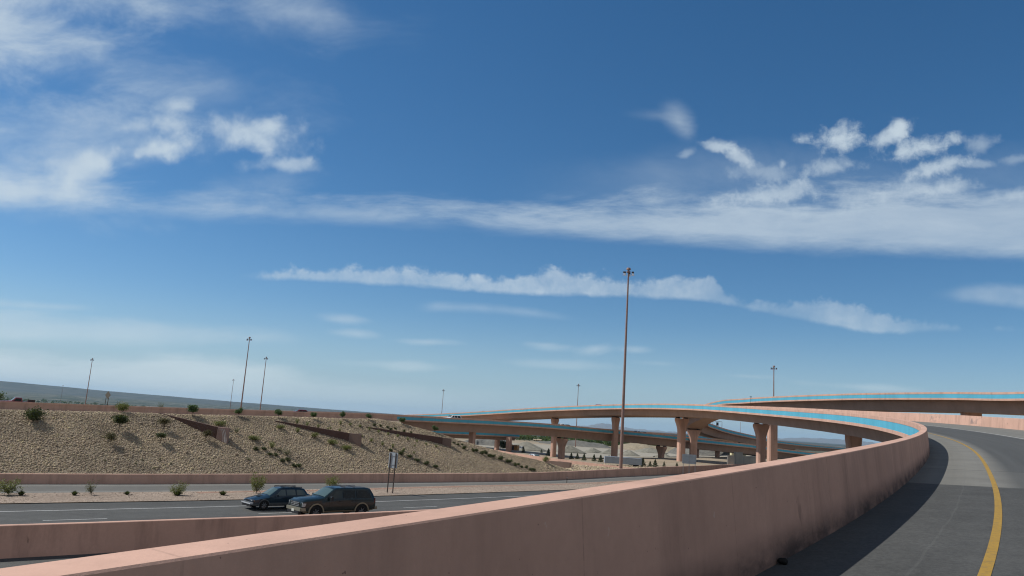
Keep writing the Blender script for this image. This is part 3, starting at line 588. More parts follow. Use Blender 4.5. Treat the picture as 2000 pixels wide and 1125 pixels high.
# flyover deck
fb = thing('flyover_bridge', 'main curved flyover with pale brown girder sweeping across the middle of the view', 'bridge', (0, 0, 0))
DW = OFF_B+2*(CAPW+BAT); fp = rpath(51, 345, -(CAPW+BAT), BH)
sweep('deck_slab', fp, [(.30, -BH-.03), (DW-.30, -BH-.03+SE*DW), (DW-.30, -BH-.22+SE*DW), (.30, -BH-.22)][::-1], M['pink_clean'], fb)
GD = BH+1.95
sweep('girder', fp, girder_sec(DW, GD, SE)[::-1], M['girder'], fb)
def s_for(u):
    best = min(np.arange(75, 330, .25), key=lambda s: abs(1000+F*((rpt(s, OFF_B/2)-EYE) @ RT)/((rpt(s, OFF_B/2)-EYE) @ FW)-u)); return float(best)
for u_, w_, fl in ((1667, 1.55, .22), (1486.5, 1.45, .68), (1332, 1.7, .78), (1203, 1.5, .36), (1085, 1.5, .45), (975, 1.5, .45)):
    s = s_for(u_); q = rpt(s, OFF_B/2); th = np.interp(s, SS, _th); zt = q[2]-1.95-.3; zb = min(gz(q[0], q[1])-.4, 6.9-9.0)
    pier(fb, q[0], q[1], zt, zb, -th, w_, 1.7, fl)
ab = MB(); th = np.interp(51, SS, _th)
ab.box((0, 0, 0), (DW-.8, 1.2, 7.0)); o = ab.build('abutment', M['pink_clean'], fb); o.location = (*rpt(51.8, OFF_B/2)[:2], rpt(51, 6)[2]-.3-3.6); o.rotation_euler = (0, 0, -th)
def bridge(name, label, path, W, gd=3.3, right=True, both=True, girder=True, se=0.0):
    """path = outer top edge of the left (right=True: deck lies to its right) barrier"""
    t = thing(name, label, 'bridge', (0, 0, 0)); g = 1 if right else -1
    sweep('barrier', path, barrier_sec(right), M['pink'], t); sweep('turquoise_band', path, band_sec(right), M['blue'], t)
    T = tangents(path); Nn = np.stack([T[:, 1], -T[:, 0]], 1)*g; p2 = path.copy(); p2[:, :2] += Nn*W
    sweep('barrier', p2, barrier_sec(not right), M['pink'], t); sweep('turquoise_band', p2, band_sec(not right), M['blue'], t)
    sl_ = [(g*.3, -BH), (g*(W-.3), -BH), (g*(W-.3), -BH-.22), (g*.3, -BH-.22)]; sweep('deck_slab', path, sl_[::-g], M['pink_clean'], t)
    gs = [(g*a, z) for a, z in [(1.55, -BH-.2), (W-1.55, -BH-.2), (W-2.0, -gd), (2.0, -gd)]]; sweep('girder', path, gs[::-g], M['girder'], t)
    return t
# upper road and its bridge: straight line through (-46, 160)
UD = np.array([math.sin(rad(51.5)), math.cos(rad(51.5))]); UP = np.array([-46., 160.])
def on_line(u, v, P0=UP, dr=UD):
    r = ray(u, v); A = np.array([[r[0], -dr[0]], [r[1], -dr[1]]]); k, m = np.linalg.solve(A, P0); return np.array([*(P0+dr*m), H+r[2]*k]), m
ul = [on_line(*q) for q in ((0, 784), (150, 789), (250, 793.3), (400, 798.6), (500, 801.5), (600, 805), (700, 807.5), (775, 810.3), (883, 816.3), (950, 819.3), (1075, 827.3), (1195, 839), (1300, 848.3), (1367, 857), (1472, 868), (1517, 875), (1590, 884))]
um = np.array([q[1] for q in ul]); uz = np.array([q[0][2] for q in ul])
us = np.arange(-140, 330, 3.0); uzz = np.interp(us, um, uz)
uzz = np.where(us < um[0], uz[0]+.012*(us-um[0]), uzz); uzz = np.where(us > um[-1], uz[-1]-.02*(us-um[-1]), uzz)
for _ in range(6): uzz[1:-1] = .25*uzz[:-2]+.5*uzz[1:-1]+.25*uzz[2:]
upath = np.column_stack([UP[0]+UD[0]*us, UP[1]+UD[1]*us, uzz]); UW = 14.0
m_b = on_line(768, 810)[1]; ib_ = int(np.argmin(abs(us-m_b)))
road_p = upath[:ib_+1]; br_p = upath[ib_:]
# barrier line is the right-hand (near) edge of the road, so the deck lies to the left
ob1 = sweep('upper_road_barrier', road_p, barrier_sec(False), M['pink']); tag(ob1, 'long pink barrier along the near edge of the upper road, above the rocky slope', 'barrier')
T = tangents(road_p); Nn = np.stack([-T[:, 1], T[:, 0]], 1); fp2 = road_p.copy(); fp2[:, :2] += Nn*UW; fp2[:, 2] += np.interp(us[:ib_+1], [-80, 0, 60], [-.35, -.12, .1])
ob2 = sweep('upper_road_barrier', fp2, barrier_sec(True), M['pink']); tag(ob2, 'far pink barrier of the upper road, showing just above the near one', 'barrier')
V = []; UVs = []
for i in range(len(us)):
    for f in (.3, UW-.3):
        n = np.array([-UD[1], UD[0]]); V.append((upath[i, 0]+n[0]*f, upath[i, 1]+n[1]*f, upath[i, 2]-BH+.004)); UVs.append((f, us[i]))
tag(mesh_obj('upper_road', V, [(2*i, 2*i+2, 2*i+3, 2*i+1) for i in range(len(us)-1)], M['front'], None, False, UVs), kind='structure')
fv = []
for i in range(ib_+1):
    n = np.array([-UD[1], UD[0]])
    for f, z in ((-16., upath[i, 2]-BH-4.6), (-1.0, upath[i, 2]-BH-.25), (UW+6, upath[i, 2]-BH-.25), (UW+30, upath[i, 2]-10)): fv.append((upath[i, 0]+n[0]*f, upath[i, 1]+n[1]*f, z))
tag(mesh_obj('upper_road_fill', fv, [(4*i+j, 4*i+4+j, 4*i+5+j, 4*i+1+j) for i in range(ib_) for j in range(3)], M['soil']), kind='structure')
mb = bridge('freeway_bridge', 'straight bridge with dark turquoise band passing under the flyover', br_p, UW, 3.3, right=False)
def mpier(parent, u, v, off, zt, zb, az, **k):
    q, m = on_line(u, v); n = np.array([-UD[1], UD[0]]); pier(parent, q[0]+n[0]*off, q[1]+n[1]*off, zt, zb, -az, **k)
az52 = rad(51.5)
for u, v in ((1114, 892), (1309, 905)):
    q, m = on_line(u, v); zt = np.interp(m, us, uzz)-3.3-.3; mpier(mb, u, v, 3.6, zt, -3.6, az52, w=1.7, dpt=1.5, flare=.95, fh=3.0)
for u, v, wd in ((940, 870, 1.25), (1380, 907, 1.3), (1421, 905, 1.3)):
    q, m = on_line(u, v); zt = np.interp(m, us, uzz)-3.25; n = np.array([-UD[1], UD[0]]); o = MB().box((0, 0, -4.5), (wd, wd, 9.0)).build('pier', M['pink'], mb); o.location = (q[0]+n[0]*4, q[1]+n[1]*4, zt); o.rotation_euler = (0, 0, rad(-30))
o = MB().box((0, 0, 0), (UW-1, 1.0, 5)).build('abutment', M['pink_clean'], mb); q = br_p[0]; n = np.array([-UD[1], UD[0]]); o.location = (q[0]+n[0]*UW/2, q[1]+n[1]*UW/2, q[2]-BH-2.72); o.rotation_euler = (0, 0, math.pi/2-az52)
# parallel deck beyond it, and a lower one
ep_ = catmull(np.array([at_y(1180, 837.2, 262), at_y(1268, 844.4, 276), at_y(1323, 847.6, 292), at_y(1365, 850.3, 312), at_y(1412, 854.5, 342), at_y(1480, 862.5, 400), at_y(1560, 871, 480)]), 4.0)
bridge('parallel_bridge', 'bridge deck with dark turquoise edge showing just beyond the straight bridge', ep_, 9.0, 2.9, right=False)
lp = catmull(np.array([at_y(840, 838.6, 236), at_y(900, 841.4, 250), at_y(960, 844.3, 262), at_y(1015, 847.5, 275)]), 4.0)
lb = bridge('low_bridge', 'lowest bridge deck glimpsed under the straight bridge, left of the gravel heaps', lp, 9.0, 2.45, right=False)
q = at_y(993, 881, 268); o = MB().box((0, 0, -3), (1.5, 1.4, 6.0)).build('pier', M['pink'], lb); o.location = (q[0], q[1], at_y(993, 855.5, 268)[2]+.25); o.rotation_euler = (0, 0, rad(-30))
# upper right ramp that loops behind the flyover and comes down to the right
De = [at_y(2000, 765, 115), at_y(1850, 765.8, 132), at_y(1700, 767.6, 151), at_y(1600, 770.6, 169), at_y(1500, 775, 191), at_y(1450, 778.5, 205), at_y(1400, 783.2, 217)]
Ce = [at_y(1400, 831.5, 256), at_y(1425, 839.5, 271), at_y(1472, 850.5, 306), at_y(1517, 860, 356), at_y(1575, 867.5, 430), at_y(1625, 872.5, 500), at_y(1700, 880, 620), at_y(1790, 888.5, 760)]
De = np.array(De); Ce = np.array(Ce); LW = 9.0
def shift(Pp, g):
    T = tangents(Pp); return np.column_stack([Pp[:, 0]+g*T[:, 1]*LW/2, Pp[:, 1]-g*T[:, 0]*LW/2, Pp[:, 2]])
Dc, Cc = shift(De, 1), shift(Ce, -1)
back = np.array([[Dc[0, 0]+1.0, 88, Dc[0, 2]+.1], [Dc[0, 0]-1, 60, Dc[0, 2]-.3]])[::-1]
mid = np.array([[59.8, 231.5, (Dc[-1, 2]*.62+Cc[0, 2]*.38)], [59.8, 245., (Dc[-1, 2]*.18+Cc[0, 2]*.82)]])
lc = catmull(np.vstack([back, Dc, mid, Cc]), 2.5)
T = tangents(lc); lpth = lc.copy(); lpth[:, 0] -= T[:, 1]*LW/2; lpth[:, 1] += T[:, 0]*LW/2
lr = bridge('loop_ramp_bridge', 'high ramp bridge at the right with dark girder, looping behind the flyover', lpth, LW, 3.25, right=True)
def lpier(u, y, zb, side=0.0, **k):
    i = int(np.argmin(abs(lc[:, 1]-y))); q = lc[i]; az = math.atan2(T[i, 0], T[i, 1]); pier(lr, q[0], q[1], q[2]-3.25-.3, zb, -az, **k)
i_ = int(np.argmin(abs(lc[:, 1]-133))); q = lc[i_]; az = math.atan2(T[i_, 0], T[i_, 1]); o = pier_mesh(1.8, 1.5, 14., .8, 3.4).build('pier', M['pink'], lr); o.location = (q[0], q[1], q[2]-3.2); o.rotation_euler = (0, 0, -az); lpier(1508, 199, -2.5, w=2.2, dpt=1.9, flare=.6); lpier(1358, 243, -4, w=2.2, dpt=2.0, flare=.9, fh=3.6); lpier(1412, 300, -4, w=1.6, dpt=1.4, flare=.6)
# brackets / sign gantry on the descending part of the loop ramp
g0 = at_y(1392, 829.5, 254); g1 = at_y(1410, 835.5, 262)
gt = MB()
for p in (g0, g1): gt.tube(p+np.array([0, 0, -.3]), p+np.array([0, 0, 1.3]), .07)
gt.tube(g0+np.array([0, 0, 1.25]), np.array([*g1[:2], g0[2]+1.25]), .09); gt.tube(np.array([*g1[:2], g1[2]]), np.array([*g1[:2], g0[2]+1.25]), .07)
gn = thing('sign_gantry', 'small pipe frame with a sign back on the descending loop ramp', 'gantry', tuple(g0)); gn.location = (0, 0, 0)
gt.build('frame', M['galv'], gn); mid_ = (g0+g1)/2; MB().box(mid_+np.array([0, 0, .75]), (.75, .08, 1.05)).build('sign_back', M['dark'], gn)
# pink path wall beyond the slope
pw = catmull(np.array([at_y(975, 879.5, 152), at_y(1010, 885.5, 147), at_y(1060, 892.3, 141), at_y(1120, 899.8, 135), at_y(1180, 907.2, 130), at_y(1245, 914.5, 125.5)]), 1.5)
tag(sweep('ramp_wall', pw, [(.0, 0), (.28, .0), (.34, -2.2), (-.28, -2.2)][::-1], M['pink']), 'low sunlit pink barrier slanting down behind the foot of the rocky slope', 'barrier')
# ------------------------------------------------------------------ wedge-shaped retaining walls standing out of the slope
def wedge(name_lab, A, Eb, Et, Bb, Bt, streaks=False):
    em = M['fin_end'] if streaks else M['fin_end_shaded']
    a = slope_at(*A); eb = slope_at(*Eb); bb = slope_at(*Bb)
    et = at_y(Et[0], Et[1], eb[1]); bt = at_y(Bt[0], Bt[1], bb[1]); et[0] = .5*(et[0]+eb[0]); bt[0] = .5*(bt[0]+bb[0]); 
    t, p = to_tp(bb[0], bb[1]); bx, by = wpt(t[0], p[0]+4.2); back = np.array([bx, by, bt[2]]); dn = np.array([0, 0, -1.6])
    th_ = thing('wedge_wall', name_lab, 'retaining wall', (0, 0, 0))
    a_t = a+np.array([0, 0, .12]); m = MB(); n = 8                       # long dark side panel, with a back face so that it is a solid slab
    off = np.array([.05, .32, 0]); vs = []
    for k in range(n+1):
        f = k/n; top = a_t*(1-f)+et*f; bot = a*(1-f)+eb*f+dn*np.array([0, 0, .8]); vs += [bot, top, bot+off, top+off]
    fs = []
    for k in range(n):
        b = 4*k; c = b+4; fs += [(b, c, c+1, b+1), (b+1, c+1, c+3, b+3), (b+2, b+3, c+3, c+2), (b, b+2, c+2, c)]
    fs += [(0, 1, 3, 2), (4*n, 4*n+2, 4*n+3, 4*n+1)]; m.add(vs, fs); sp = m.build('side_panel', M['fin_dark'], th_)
    m = MB(); o2 = np.array([-.02, .35, 0]); b2 = bb+dn; e2 = eb+dn*.8
    e_ = np.array([.03, -.012, 0])
    vs = [e2+e_, b2, bt, et+e_, e2+o2, b2+o2+np.array([0, .1, 0]), bt+o2, et+o2]; m.add(vs, [(0, 1, 2, 3), (4, 7, 6, 5), (3, 2, 6, 7), (0, 4, 5, 1), (1, 5, 6, 2), (0, 3, 7, 4)]); ep_o = m.build('end_panel', em, th_)
    m = MB(); vs = [bt+o2*.9, b2+o2*.9, back+np.array([0, 0, -1.8]), back, ]; q = [v+np.array([-.3, .1, 0]) for v in vs]; m.add(vs+q, [(0, 1, 2, 3), (7, 6, 5, 4), (0, 4, 5, 1), (1, 5, 6, 2), (2, 6, 7, 3), (3, 7, 4, 0)]); m.build('return_panel', em, th_)
    m = MB(); z1 = np.array([0, 0, -.06]); vs = [a_t+off+z1, et+off+z1, bt+o2+z1, back+z1]; m.add(vs+[v+np.array([0, 0, -.3]) for v in vs], [(0, 1, 2, 3), (7, 6, 5, 4), (0, 4, 5, 1), (1, 5, 6, 2), (2, 6, 7, 3), (3, 7, 4, 0)]); m.build('gravel_top', M['soil'], th_)
    if streaks:                                                          # pale curved lines painted on the end panel
        nrm = np.cross(bb-eb, [0, 0, 1.]); nrm /= np.linalg.norm(nrm); nrm = nrm if nrm[1] < 0 else -nrm
        for f0, f1, w_, k in ((.44, .80, .075, 0), (.60, .92, .06, 1), (.30, .66, .04, 2)):
            V = []; 
            for i in range(15):
                h = i/14; f = f0+(f1-f0)*math.sin((1-h)*math.pi*.5)**.8 if k < 3 else f0
                lo = eb*(1-f)+bb*f; hi = et*(1-f)+bt*f; q = lo+(hi-lo)*(.06+.86*h)
                wv = (bb-eb)/np.linalg.norm(bb-eb)*w_*(1-.5*h); V += [q-wv+nrm*.035, q+wv+nrm*.035]
            mesh_obj('painted_stripe', V, [(2*i, 2*i+1, 2*i+3, 2*i+2) for i in range(14)], M['stripe'], ep_o)
M['stripe'] = plain('worn_white_stripe', (.62, .56, .52), .9, var=.15)
wedge('large wedge-shaped wall with pale curved stripes on its end, nearest of those in the slope', (309, 807.5), (420, 857), (427, 834.5), (443, 869), (447, 836), True)
wedge('wedge-shaped dark brown wall with a plain end, in the middle of the rocky slope', (538, 824.5), (680, 862.5), (682.5, 846), (705, 875), (704.5, 848))
wedge('narrow wedge-shaped dark wall running down the slope towards the bridge, plain end', (715, 836), (863, 868.5), (864, 854.5), (881, 876.5), (881.5, 857))
wedge('short dark wedge wall below the slanting pink barrier at the foot of the slope', (1046, 896.5), (1108, 915), (1114, 903.5), (1114.5, 916), (1120, 904))

# ------------------------------------------------------------------ high-mast lights
def mast_proto(h=31.0):
    m = MB().tube((0, 0, 0), (0, 0, h*.5), .28, .20, 14, False).tube((0, 0, h*.5), (0, 0, h), .20, .115, 14)
    return m
def make_mast(label, u, vb, vt, y, zb=None, ut=None):
    top = at_y(ut if ut else u, vt, y); zb = gz(top[0], y)-.1 if zb is None else zb; h = top[2]-zb-.5
    t = thing('light_mast', label, 'light mast', (top[0], y, zb), rad(20), 'high-mast lights round the interchange')
    mast_proto(h).build('pole', M['mast'], t, True, 40)
    MB().tube((0, 0, 0), (0, 0, .12), .45, .5, 16).build('base_flange', M['mast'], t)
    hd = MB().tube((0, 0, h-.5), (0, 0, h-.28), .30, .32, 16).tube((0, 0, h-.02), (0, 0, h+.30), .38, .30, 16).tube((0, 0, h-.3), (0, 0, h+.1), .15, .15, 10).build('head_ring', M['mast'], t)
    for k, (a, drop) in enumerate(((2.75, .0), (3.6, .12), (5.9, .05), (1.2, .05))):
        a -= .35; c, s = math.cos(a), math.sin(a); arm = MB().tube((.28*c, .28*s, h-.38), (.62*c, .62*s, h-.40-drop), .03, .03, 6)
        l = MB().tube((.74*c, .74*s, h-.60-drop), (.74*c, .74*s, h-.30-drop), .19, .17, 10).build('lamp_housing', M['dark'], t, True, 40)
        arm.build('arm', M['mast'], l); MB().tube((.74*c, .74*s, h-.90-drop), (.74*c, .74*s, h-.605-drop), .27, .19, 12, False).build('reflector', M['chrome'], l, True, 40)
    return t
make_mast('tallest brown high-mast light, standing beside the flyover in the middle of the view', 1211, 914, 521, 124.5, ut=1228)
make_mast('tall high-mast light above the middle of the slope, left one of the close pair', 472, 797, 657, 262, ut=488)
make_mast('high-mast light just right of a taller one above the striped wedge wall', 508, 797, 696, 345, ut=520.5)
make_mast('high-mast light behind the left end of the slope, near the diamond sign', 167, 788, 699, 400, ut=181)
make_mast('faint distant high-mast light just left of the close pair of masts', 451, 795, 740, 640, ut=456.5)
make_mast('very distant high-mast light in front of the far mesa', 118, 783, 752, 1150, ut=123.5)
make_mast('distant high-mast light above the left end of the flyover', 862, 806, 760, 560, ut=866.5)
make_mast('high-mast light rising behind the flyover, left of the tallest mast', 1125, 880, 749, 395, ut=1130)
make_mast('high-mast light standing above the high right-hand ramp bridge', 1510, 773, 713, 232, ut=1511.5)
q = at_y(1446, 848, 330); t = thing('post', 'thin pole rising from the descending loop ramp, right of the sign frame', 'pole', (q[0], q[1], q[2]-.5)); MB().tube((0, 0, 0), (0, 0, 5.6), .07, .05, 8).build('shaft', M['mast'], t)
q = at_y(1466.5, 784, 198); t = thing('post', 'small dark marker post with crosspiece on the high ramp parapet', 'post', (q[0], q[1], q[2]-.6)); MB().tube((0, 0, 0), (0, 0, 1.9), .055, .055, 8).build('shaft', M['dark'], t); MB().box((0, 0, 1.75), (.55, .06, .16)).build('crosspiece', M['dark'], t)

# ------------------------------------------------------------------ road signs, seen from behind
M['brown_sign'] = plain('weathered_sign_back', (.17, .145, .11), .7, .1, var=.15)
def sign_back(label, x, y, z0, rz, w, h, hb, posts, mat_post, name='road_sign', rw=.05, diamond=False, rails=2):
    t = thing(name, label, 'sign', (x, y, z0), rz)
    if diamond:
        r = w/2; MB().prism([(-r, 0), (0, -r), (r, 0), (0, r)], (1, 0, 0), (0, 0, 1), (0, 1, 0), (0, 0, hb+r), -.012, .012).build('sign_panel', M['brown_sign'], t)
    else:
        c = .07; MB().prism([(-w/2+c, 0), (w/2-c, 0), (w/2, c), (w/2, h-c), (w/2-c, h), (-w/2+c, h), (-w/2, h-c), (-w/2, c)], (1, 0, 0), (0, 0, 1), (0, 1, 0), (0, 0, hb), -.012, .012).build('sign_panel', M['aluminium'], t)
    for px in posts: MB().box((px, -.055, (hb+h)/2-.02), (rw, .06, hb+h-.04)).build('post', mat_post, t)
    for k in range(rails): MB().box((0, -.026, hb+h*(.22+.56*k)), (w*.92, .024, .05)).build('rail', M['galv'], t)
    return t
q = at_z(760.5, 962.5, .05)
top = at_y(768, 884.5, q[1]); bot = at_y(766, 915, q[1])
sign_back('tall narrow grey sign back on two dark posts in the median gravel', q[0]+.08, q[1], .03, rad(-30), .98, top[2]-bot[2], bot[2], (-.30, .30), M['rust_post'], rw=.085)
q = at_y(1346, 906, 128); top = at_y(1347, 887.5, 128)
sign_back('wide pale grey sign back on three slim posts in front of the frontage wall', q[0], q[1], .0, rad(-8), 2.25, top[2]-q[2], q[2], (-.95, 0, .95), M['galv'], rw=.09)
q = at_y(208, 790, 150); top = at_y(209, 763.5, 150); bt = at_y(209, 779.5, 150)
sign_back('diamond-shaped sign back on two dark posts beside the upper road', q[0], q[1], q[2]-1.2, rad(-25), (top[2]-bt[2]), 0.3, bt[2]-q[2]+1.2, (-.33, .33), M['rust_post'], rw=.11, diamond=True, rails=0)
q = at_z(1107, 943, .06); t = thing('delineator_post', 'thin dark marker post at the edge of the median gravel', 'post', q); MB().tube((0, 0, 0), (0, 0, .75), .045, .045, 8).build('shaft', M['rust_post'], t); MB().box((0, -.05, .62), (.09, .02, .16)).build('reflector', M['galv'], t)
# small lump of debris against the foot of the barrier
q = rpt(9.2, .06, .035); g = np.random.default_rng(4); bmd = bmesh.new(); bmesh.ops.create_icosphere(bmd, subdivisions=3, radius=.05)
for v in bmd.verts: v.co *= 1+.18*math.sin(v.co.x*70)*math.cos(v.co.y*55+1); v.co.z *= .75; v.co.x *= 1.15
me = bpy.data.meshes.new('debris'); bmd.to_mesh(me); me.materials.append(M['black']); me.polygons.foreach_set('use_smooth', [True]*len(me.polygons)); o = link(bpy.data.objects.new('debris', me)); o.location = tuple(q); tag(o, 'small dark lump of rubber debris at the foot of the long ramp barrier', 'debris')

# ------------------------------------------------------------------ vehicles
def car_paint(name, col, rough=.32, spec=.25):
    m, N, b = material(name, rough, .0, spec); b.inputs['Coat Weight'].default_value = .5; b.inputs['Coat Roughness'].default_value = .08
    g = N.n('ShaderNodeNewGeometry').outputs['Position']; f = N.noise(g, 3., 4, .6); c = N.mix(N.maprange(f, .35, .7), col, [min(1, q*1.18+.004) for q in col]); N.t.links.new(c, b.inputs['Base Color']); return m
M['suv_green'] = car_paint('dark_green_paint', (.004, .012, .013)); M['wagon_blue'] = car_paint('dark_teal_paint', (.005, .019, .033)); M['tan'] = car_paint('tan_two_tone_paint', (.20, .175, .12), .5)
M['red'] = car_paint('dark_red_paint', (.16, .015, .025)); M['whitecar'] = car_paint('white_car_paint', (.75, .76, .77)); M['silver'] = car_paint('silver_car_paint', (.45, .47, .49)); M['grey_clad'] = plain('grey_cladding', (.075, .085, .09), .6)
def glass_mat(name, col):
    m, N, b = material(name, .06, 0, .8); b.inputs['Base Color'].default_value = (*col, 1); b.inputs['Specular IOR Level'].default_value = .35; return m
M['glass'] = glass_mat('dark_tinted_glass', (.005, .007, .008)); M['shield'] = glass_mat('windscreen_glass', (.07, .105, .10)); M['glass_clear'] = glass_mat('side_glass', (.03, .042, .042))
M['glass_light'] = glass_mat('daylit_side_glass', (.10, .125, .12)); M['rim'] = plain('dull_alloy_rim', (.16, .165, .17), .4, .5); M['lamp'] = plain('headlamp_lens', (.36, .38, .39), .12, 0, .8); M['amber'] = plain('amber_lens', (.55, .22, .03), .2); M['tail'] = plain('tail_lamp_lens', (.12, .008, .01), .3); M['plate'] = plain('number_plate', (.62, .62, .55), .5); M['bumper'] = plain('bumper_metal', (.30, .285, .225), .35, .4)  # wagon windows: daylight seen through them is put into the base colour
class Body:
    """car body from cross-sections; x = metres behind the nose; half section points j = 0..7 from sill to roof centre"""
    def __init__(s, L, st): s.L = L; s.st = st; s.xs = np.array([q[0] for q in st])
    def ring(s, x):
        zb, zbelt, zt, w, wt, cr = [np.interp(x, s.xs, [q[k] for q in s.st]) for k in range(1, 7)]; h = zbelt-zb
        return np.array([(0, zb), (w*.90, zb), (w*.985, zb+h*.16), (w, zb+h*.55), (w*.975, zbelt), (wt, zt-.055-.02*(zt-zbelt)), (wt*.86, zt), (0, zt+cr)])
    def P(s, x, yz, side=1): return np.array([s.L/2-x, side*yz[0], yz[1]])
    def at(s, x, f, side=1):
        r = s.ring(x); j = min(int(f), 6); return s.P(x, r[j]*(1-(f-j))+r[j+1]*(f-j), side)
    def mesh(s):
        V = []; xs = s.xs; n = 14; F_ = []
        for x in xs:
            r = s.ring(x); V += [s.P(x, q) for q in r]+[s.P(x, q, -1) for q in r[1:-1][::-1]]
        for i in range(len(xs)-1):
            for j in range(n): F_.append((i*n+j, i*n+(j+1) % n, (i+1)*n+(j+1) % n, (i+1)*n+j))
        F_ += [tuple(range(n-1, -1, -1)), tuple((len(xs)-1)*n+j for j in range(n))]; return V, F_
    def panel(s, name, mat, parent, x0, x1, u0, u1, f0, f1, side=1, off=.012, nx=5, nf=4, both=False):
        """patch on the body: bottom edge from x0 to x1, top edge from u0 to u1, between section positions f0..f1; both = right across the car"""
        V = []; fl = np.linspace(f0, f1, nf)
        for f in fl:
            k = (f-f0)/(f1-f0)
            for a in np.linspace(0, 1, nx):
                x = (x0+(x1-x0)*a)*(1-k)+(u0+(u1-u0)*a)*k; V.append(s.at(x, f, side))
        V = np.array(V).reshape(nf, nx, 3)
        dx = np.gradient(V, axis=1); dz = np.gradient(V, axis=0); n = np.cross(dx, dz); n /= np.linalg.norm(n, axis=2)[..., None]+1e-9; c = np.array([0, 0, .7]); n *= np.sign((n*(V-c)*np.array([.2, 1, .6])).sum(2))[..., None]
        V = (V+n*off).reshape(-1, 3); return mesh_obj(name, V, [(i*nx+j, i*nx+j+1, (i+1)*nx+j+1, (i+1)*nx+j) for i in range(nf-1) for j in range(nx-1)], mat, parent, True)
    def screen(s, name, mat, parent, xb, xt, margin=.07, off=.014, front=True):
        """windscreen or rear window: spans the car between its pillars, from x = xb (bottom) to xt (top)"""
        V = []; nf, nx = 6, 9
        for a in np.linspace(.04, .96, nf):
            x = xb+(xt-xb)*a; r = s.ring(x); w_ = r[5][0]-margin; 
            for b in np.linspace(-1, 1, nx):
                y = b*w_; aw = abs(y); z = np.interp(aw, [0, r[6][0], r[5][0]], [r[7][1], r[6][1], r[5][1]]); V.append(np.array([s.L/2-x, y, z]))
        nrm = np.array([(1 if front else -1)*.6, 0, .8]); V = [v+nrm*off for v in V]; return mesh_obj(name, V, [(i*nx+j, i*nx+j+1, (i+1)*nx+j+1, (i+1)*nx+j) for i in range(nf-1) for j in range(nx-1)], mat, parent, True)
def wheel(parent, x, y, r, wd, rim_mat, side, spokes=6):
    o = MB()
    for r0, r1, y0, y1 in ((r*.93, r, 0, .02), (r, r, .02, wd-.02), (r, r*.93, wd-.02, wd), (r*.93, r*.64, wd, wd)):
        o.tube((x, y+side*(y0-wd), r), (x, y+side*(y1-wd+1e-4), r), r0, r1, 22, y0 == 0)
    t = o.build('wheel', M['black'], parent, True, 35)
    m = MB().tube((x, y-side*.06, r), (x, y-side*.03, r), r*.64, r*.62, 20)
    for k in range(spokes):
        a = 2*math.pi*k/spokes+.3; c, s_ = math.cos(a), math.sin(a); m.tube((x+c*r*.12, y-side*.018, r+s_*r*.12), (x+c*r*.58, y-side*.02, r+s_*r*.58), r*.085, r*.07, 6)
    m.tube((x, y-side*.03, r), (x, y-side*.0, r), r*.16, r*.13, 10); m.build('rim', rim_mat, t, True, 40); return t
def arch(parent, x, y, r, side, z0, mat, name='wheel_arch', ring=None, dy=.012):
    pts = []; n = 18
    if ring is None:
        for k in range(n+1): a = math.pi*k/n; pts.append((x+r*math.cos(a), max(z0, z0+r*1.0*math.sin(a))))
        return MB().prism(pts, (1, 0, 0), (0, 0, 1), (0, side, 0), (0, y, 0), -.05, dy).build(name, mat, parent)
    m = MB(); V = []; Fc = []
    for k in range(n+1):
        a = math.pi*k/n
        for q, d in ((r, -.03), (r, .03), (ring, .03), (ring, -.03)): V.append((x+q*math.cos(a), y+side*(d), z0+q*math.sin(a)))
    for k in range(n): 
        for j in range(4): Fc.append((k*4+j, k*4+(j+1) % 4, (k+1)*4+(j+1) % 4, (k+1)*4+j))
    return m.add(V, Fc).build(name, mat, parent, True, 40)

def heading_at(t): return math.atan2(*(-np.array([np.interp(t, WT, WN[:, 0]), np.interp(t, WT, WN[:, 1])]))[::-1])
